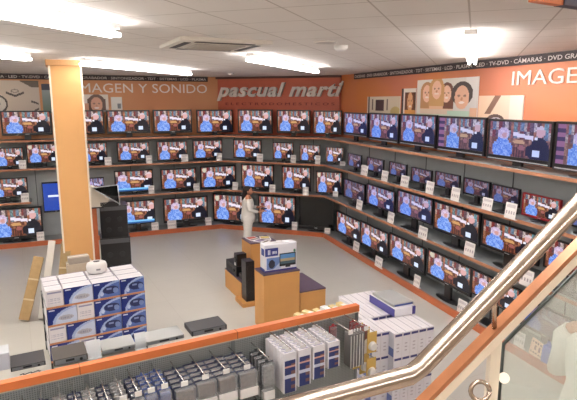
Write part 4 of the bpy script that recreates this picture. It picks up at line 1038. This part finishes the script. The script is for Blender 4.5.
# ink boxes, four hooks of six
def p_ink(u, v):
    if v < 0.16: return (226, 226, 232)
    if u < 0.12 or u > 0.9: return (222, 222, 230)
    if 0.3 < v < 0.38: return (210, 160, 150)
    if u > 0.62 and int(v*11) % 2: return (120, 84, 84)
    if 0.55 < v < 0.62: return (200, 206, 226)
    return (40, 52, 110)
INK = paint_grid('front_print', p_ink, 12, 22); INK.materials.append(M_PRINT)
for c in range(4):
    s0i, z0i = onp(266.5+c*14, 332.5-c*2.9); s = s0i+0.03; hook(s, 1.52, 0.46, 0.05, False); ih = (0.40, 0.37, 0.34, 0.27)[c]
    for j in range(6):
        q = gp_(s, 0.08+j*0.066, 1.485); r = empty('ink_box', (q.x, q.y, 1.485-ih), GR)
        link('box_body', UB, None, r, (-0.068, -0.03, 0), 0, (0.136, 0.058, ih)); link('front_print', INK, None, r, (-0.068, -0.032, 0), 0, (0.136, 1, ih))
        bm = bmesh.new(); box(bm, -0.03, 0.03, -0.003, 0.003, ih, ih+0.035); link('hang_tab', bm, M_white, r)
        bm = bmesh.new(); box(bm, -0.045, 0.045, -0.012, 0.005, ih, ih+0.002); link('top_label', bm, mat('label_lilac', '9a9cb8', 0.5), r)
        tag(r, f'white and blue ink box, {ORD[5-j]} from the front on the {ORD[c]} ink hook', 'box', 'ink boxes on the hooks')
# grey and red packs
for c in range(2):
    s, z = onp(329+c*15, 318-c*3.5); hook(s, z, 0.40, 0.05, True)
for j in range(5):
    s, z = onp(333, 318)
    r = empty('cable_pack', gp_(s+0.0+j*0.036, 0.30, 1.46), GR)
    bm = bmesh.new(); bbox_(bm, -0.014, 0.014, -0.06, 0.06, -0.36, 0, 0.004); link('case', bm, mat('case_grey', '6c6a6a', 0.4), r)
    bm = bmesh.new(); box(bm, -0.015, -0.009, -0.064, -0.058, -0.36, -0.01); link('white_spine', bm, M_white, r)
    bm = bmesh.new(); box(bm, -0.005, 0.005, -0.003, 0.003, 0, 0.03); link('hang_tab', bm, M_white, r)
    tag(r, f'tall slim grey case with white spine, {ORD[j]} from the left near the gondola end', 'package', 'slim grey cases')
for j, (ds, of) in enumerate(((-0.06, 0.09), (0.2, 0.09), (0.2, 0.17), (0.22, 0.25))):
    s, z = onp(333, 318)
    blister('accessory_pack', s+ds, of, 1.47, 0.09, 0.30, 0.03, M_red, M_red, ('red pack on the panel left of the slim grey cases', 'red pack nearest the panel, right of the slim grey cases', 'middle red pack, right of the slim grey cases', 'front red pack, right of the slim grey cases')[j], 'red packs by the gondola end')
M_yel = mat('pack_yellow', 'c9a85c', 0.5)
for row in range(2):
    s, z = onp(354, 318+row*26); s = min(s, GL-0.08); hook(s, 1.45-row*0.29, 0.40, 0.05, False)
    for j in range(3):
        r = empty('bulb_pack', gp_(s, 0.12+j*0.12, 1.41-row*0.29), GR)
        bm = bmesh.new(); box(bm, -0.06, 0.06, -0.004, 0.004, -0.2, 0.03); link('backing_card', bm, M_yel, r)
        bm = bmesh.new(); tube(bm, [(0, -0.006, -0.12), (0, -0.045, -0.12)], [0.05, 0.038], 18); link('round_blister', bm, M_white, r)
        tag(r, f'yellow card with white round blister, {ORD[2-j]} from the front on the {("upper", "lower")[row]} end hook', 'package', 'yellow packs by the gondola end')

# ---- equipment lying on the rear shelf
RZ_ = 1.32
def rear_item(name, x0, y0, x1, y1, d_, h_, mtop, label, cat, detail=True, rz=None):
    """front-left and front-right ground corners in the picture give place and width"""
    A_ = onz(x0, y0, RZ_); B_ = onz(x1, y1, RZ_); w_ = (B_-A_).length; an = GR
    r = empty(name, (A_.x, A_.y, RZ_), an)
    bm = bmesh.new(); bbox_(bm, 0, w_, 0, d_, 0.008, h_, 0.004); link('casing', bm, mtop, r)
    for fx in (0.04, w_-0.04):
        for fy in (0.04, d_-0.04):
            bm = bmesh.new(); tube(bm, [(fx, fy, 0), (fx, fy, 0.01)], 0.012, 8); link('rubber_foot', bm, M_dark, r)
    if detail:
        bm = bmesh.new(); box(bm, w_*0.04, w_*0.96, -0.003, 0.001, 0.014, h_-0.008); f_ = link('front_panel', bm, mat('panel_steel', '8f9194', 0.35, 0.4), r)
        bm = bmesh.new(); box(bm, w_*0.35, w_*0.6, -0.005, -0.002, h_*0.45, h_*0.8); link('display_window', bm, M_black, f_)
        bm = bmesh.new(); tube(bm, [(w_*0.8, -0.003, h_*0.5), (w_*0.8, -0.010, h_*0.5)], h_*0.22, 10); link('knob', bm, M_black, f_)
    return tag(r, label, cat, 'players on the rear shelf')
M_dgrey = mat('player_charcoal', '38383c', 0.45); M_sil2 = mat('player_silver', '9fa1a0', 0.4, 0.2); M_taupe = mat('player_taupe', '4a4541', 0.5)
rear_item('disc_player', 11, 373, 46, 366, 0.27, 0.05, M_dgrey, 'black disc player at the left end behind the orange rail', 'disc player')
rear_item('disc_player', 54, 367.5, 88, 359.5, 0.3, 0.07, M_taupe, 'dark brown topped disc player, second from left behind the rail', 'disc player')
rear_item('disc_player', 103, 355.5, 136, 348.5, 0.26, 0.05, M_sil2, 'silver disc player between the white holder and the glossy card', 'disc player')
rear_item('disc_player', 146, 347, 184, 338.5, 0.26, 0.05, M_sil2, 'silver disc player left of the dark one behind the orange rail', 'disc player')
rear_item('disc_player', 192, 337.5, 227, 330, 0.27, 0.065, M_dgrey, 'black topped disc player, rightmost behind the orange rail', 'disc player')
# white card holders
def holder(px_, py_, w_, h_, label, m=M_white, curve=0.03):
    A_ = onz(px_, py_, RZ_); r = empty('card_holder', (A_.x, A_.y, RZ_), GR)
    bm = bmesh.new(); K = 6; rows = []
    for j in range(K+1):
        t = j/K; y = 0.03+curve*math.sin(t*PI)*-1+0.04*t
        rows.append([bm.verts.new((x, y+dy, t*h_)) for dy in (0, 0.004) for x in (0, w_)])
    for j in range(K):
        a, b = rows[j], rows[j+1]
        bm.faces.new([a[0], a[1], b[1], b[0]]); bm.faces.new([a[3], a[2], b[2], b[3]]); bm.faces.new([a[1], a[3], b[3], b[1]]); bm.faces.new([a[2], a[0], b[0], b[2]])
    bm.faces.new([rows[-1][0], rows[-1][1], rows[-1][3], rows[-1][2]])
    link('sheet', bm, m, r); bm = bmesh.new(); box(bm, 0, w_, 0.0, 0.1, 0, 0.006); link('foot', bm, m, r)
    return tag(r, label, 'card holder')
M_acr = mat('acrylic_white', 'cfd3d6', 0.4)
holder(88, 361, 0.13, 0.17, 'plain white card holder between the brown player and the silver one', M_acr, 0.01)
r = holder(136, 351, 0.11, 0.17, 'glossy curved white card holder with blue top behind the rail', M_acr, 0.035)
bm = bmesh.new(); box(bm, 0, 0.11, 0.06, 0.08, 0.165, 0.185); link('blue_header', bm, M_blue, r)
r = empty('clear_box', onz(-14, 374, RZ_), GR); bm = bmesh.new(); bbox_(bm, 0, 0.2, 0, 0.2, 0, 0.16, 0.005); link('box_body', bm, mat('pale_lilac_box', 'd0d0da', 0.3), r)
bm = bmesh.new(); box(bm, 0, 0.2, 0, 0.2, 0.16, 0.165); link('lid', bm, M_acr, r)
tag(r, 'pale lilac white box cut by the left edge behind the rail', 'box')
# cables by the black player
def cable(px0, py0, px1, py1, c, label):
    A_ = onz(px0, py0, RZ_+0.005); B_ = onz(px1, py1, RZ_+0.005); bm = bmesh.new(); d = B_-A_
    tube(bm, [d*(k/14)+Vector((0, math.sin(k*1.3)*0.02, 0)) for k in range(15)], 0.004, 6)
    tag(link('cable', bm, c, None, A_), label, 'cable')
cable(20, 375, 42, 370, M_dark, 'black cable lying in front of the leftmost disc player')
cable(150, 348, 172, 341.5, M_white, 'white cable lying in front of the fourth disc player')
# small yellow items near the right end of the rear shelf
M_cream = mat('pack_cream', 'e0c98e', 0.45)
for i in range(6):
    px_ = 303+i*8; py_ = 321-i*2.0
    A_ = onz(px_, py_, RZ_); r = empty('small_box', (A_.x, A_.y, RZ_), GR+(0.4 if i < 2 else 0.1)); 
    bm = bmesh.new(); bbox_(bm, 0, 0.075, 0, 0.14, 0, 0.05+0.012*(i % 2), 0.003); link('box_body', bm, M_cream if i != 3 else M_white, r)
    bm = bmesh.new(); box(bm, 0.01, 0.065, 0.01, 0.06, 0.05+0.012*(i % 2), 0.052+0.012*(i % 2)); link('label_panel', bm, M_white, r)
    tag(r, f'small cream yellow box behind the rail, {ORD[i]} from the left of its row', 'box', 'small cream boxes on the rear shelf')

# ------------------------------------------------------------------ white carton group beyond the gondola end
KZ = 1.2; K0 = Vector((-0.71, 5.66)); KA = Vector((0.73, 0.683)).normalized(); KB = Vector((-0.683, 0.73)).normalized(); KR = math.atan2(KA.y, KA.x)
BW, BD, BH = 0.112, 0.40, 0.29
def p_kfront(u, v):
    if 0.04 < v < 0.16 and 0.1 < u < 0.95: return (54, 56, 120)
    if 0.35 < v < 0.8 and 0.3 < u < 0.7 and int(v*20) % 3 == 0: return (186, 178, 190)
    return (226, 224, 232)
def p_kside(u, v):
    if v > 0.62: return (110, 126, 186)
    if 0.15 < v < 0.3 and u < 0.6: return (190, 196, 222)
    return (224, 224, 234)
KF = paint_grid('front_print', p_kfront, 9, 20); KF.materials.append(M_PRINT)
KS = paint_grid('side_print', p_kside, 16, 14); KS.materials.append(M_PRINT)
bm = bmesh.new(); box(bm, 0, 1, 0, 1, 0, 1); box(bm, 0.46, 0.54, 0.02, 0.98, 1.0, 1.004, 1); KBm = mesh(bm, 'box_body'); KBm.materials.append(UB.materials[0]); KBm.materials.append(mat('slot_line', 'a5a2ae', 0.5))
def kbox(ca, b_, z, label, side=False):
    q = K0 + KA*ca + KB*b_
    r = empty('slim_carton', (q.x, q.y, z), KR)
    link('box_body', KBm, None, r, (0.002, 0, 0), 0, (BW-0.004, BD-0.006, BH))
    link('front_print', KF, None, r, (0.002, -0.002, 0), 0, (BW-0.004, 1, BH))
    if side:
        link('side_print', KS, None, r, (0.0, BD-0.008, 0), -PI/2, (BD-0.01, 1, BH))
    tag(r, label, 'box', 'upright slim white cartons')
tn = ['top', 'second', 'third', 'bottom']
for t in range(4):
    z = KZ-BH-0.002-t*(BH+0.004)
    for c in range(-2, 5):
        b0 = 0.10 if c < 0 else 0.0
        if t > 0: b0 += 0.0
        for d_ in range(3 if t == 0 else 1):
            c0_ = (-2, -1, 0)[d_]
            if c < c0_: continue
            if d_ > 0: b0 = 0.10
            kbox(c*BW, b0 + d_*BD, z, f'slim white carton, {ORD[c-c0_]} from the left, {("front", "middle", "rear")[d_]} row of the {tn[t]} tier', side=(c in (-2, 0) and d_ == 0))
bz = KZ-BH-0.004
q = K0 + KA*(-1*BW) + KB*(0.10+BD)
bm = bmesh.new(); bbox_(bm, 0, 6*BW, 0, 2*BD-0.02, 0, bz, 0.006)
r = empty('carton_table', (q.x, q.y, 0), KR); link('block', bm, M_white, r)
bm = bmesh.new(); box(bm, -0.004, 6*BW+0.004, -0.003, 2*BD-0.014, bz*0.5, bz*0.5+0.02); link('trim_band', bm, M_blue, r)
tag(r, 'white display block under the rear rows of slim cartons', 'display stand')
bm = bmesh.new(); q = K0 + KA*(-2*BW-0.03) - KB*0.03
box(bm, 0, 7*BW+0.06, 0, BD+0.115, 0, KZ-4*(BH+0.004)); 
if KZ-4*(BH+0.004) > 0.005: tag(link('pallet', bm, M_dark, None, (q.x, q.y, 0), KR), 'dark low pallet under the slim carton tiers', 'pallet')
else: bm.free()
# big purple box with grey device carton lid lying on top
A_ = onz(394, 317, KZ+0.005)
q = onz(394.5, 317.5, KZ+0.002); q2 = onz(371, 301.5, KZ+0.002); q3 = onz(413, 312.5, KZ+0.002)
dv = Vector((q2.x-q.x, q2.y-q.y)); Lb = dv.length; wv = (Vector((q3.x-q.x, q3.y-q.y))).length
r = empty('router_carton', (q.x, q.y, KZ+0.003), KR)
wv = max(0.2, wv)
bm = bmesh.new(); bbox_(bm, 0, wv, 0, Lb, 0, 0.10, 0.004); link('carton_body', bm, mat('carton_white', 'e6e6ec'), r)
bm = bmesh.new(); box(bm, -0.004, 0, 0, Lb, 0, 0.10); link('purple_side', bm, mat('side_purple', '4a4590', 0.5), r)
bm = bmesh.new(); box(bm, wv*0.86, wv+0.003, -0.004, 0.02, 0.0, 0.10); link('purple_corner', bm, MATS['side_purple'], r)
tag(r, 'long purple-sided white carton lying across the slim cartons', 'carton')
r = empty('grey_device', (q.x, q.y, KZ+0.104), KR)
r.location = Vector((q.x, q.y, KZ+0.104)) + Vector((KA.x*0.02+KB.x*0.06, KA.y*0.02+KB.y*0.06, 0))
bm = bmesh.new(); bbox_(bm, 0, wv*1.0, 0, Lb*0.85, 0, 0.035, 0.012); link('casing', bm, mat('device_grey', 'a3a5a4', 0.45), r)
bm = bmesh.new(); box(bm, 0.02, wv-0.02, -0.003, 0.004, 0.008, 0.026); link('front_panel', bm, M_blue, r)
tag(r, 'flat grey device lying on top of the purple-sided carton', 'device')
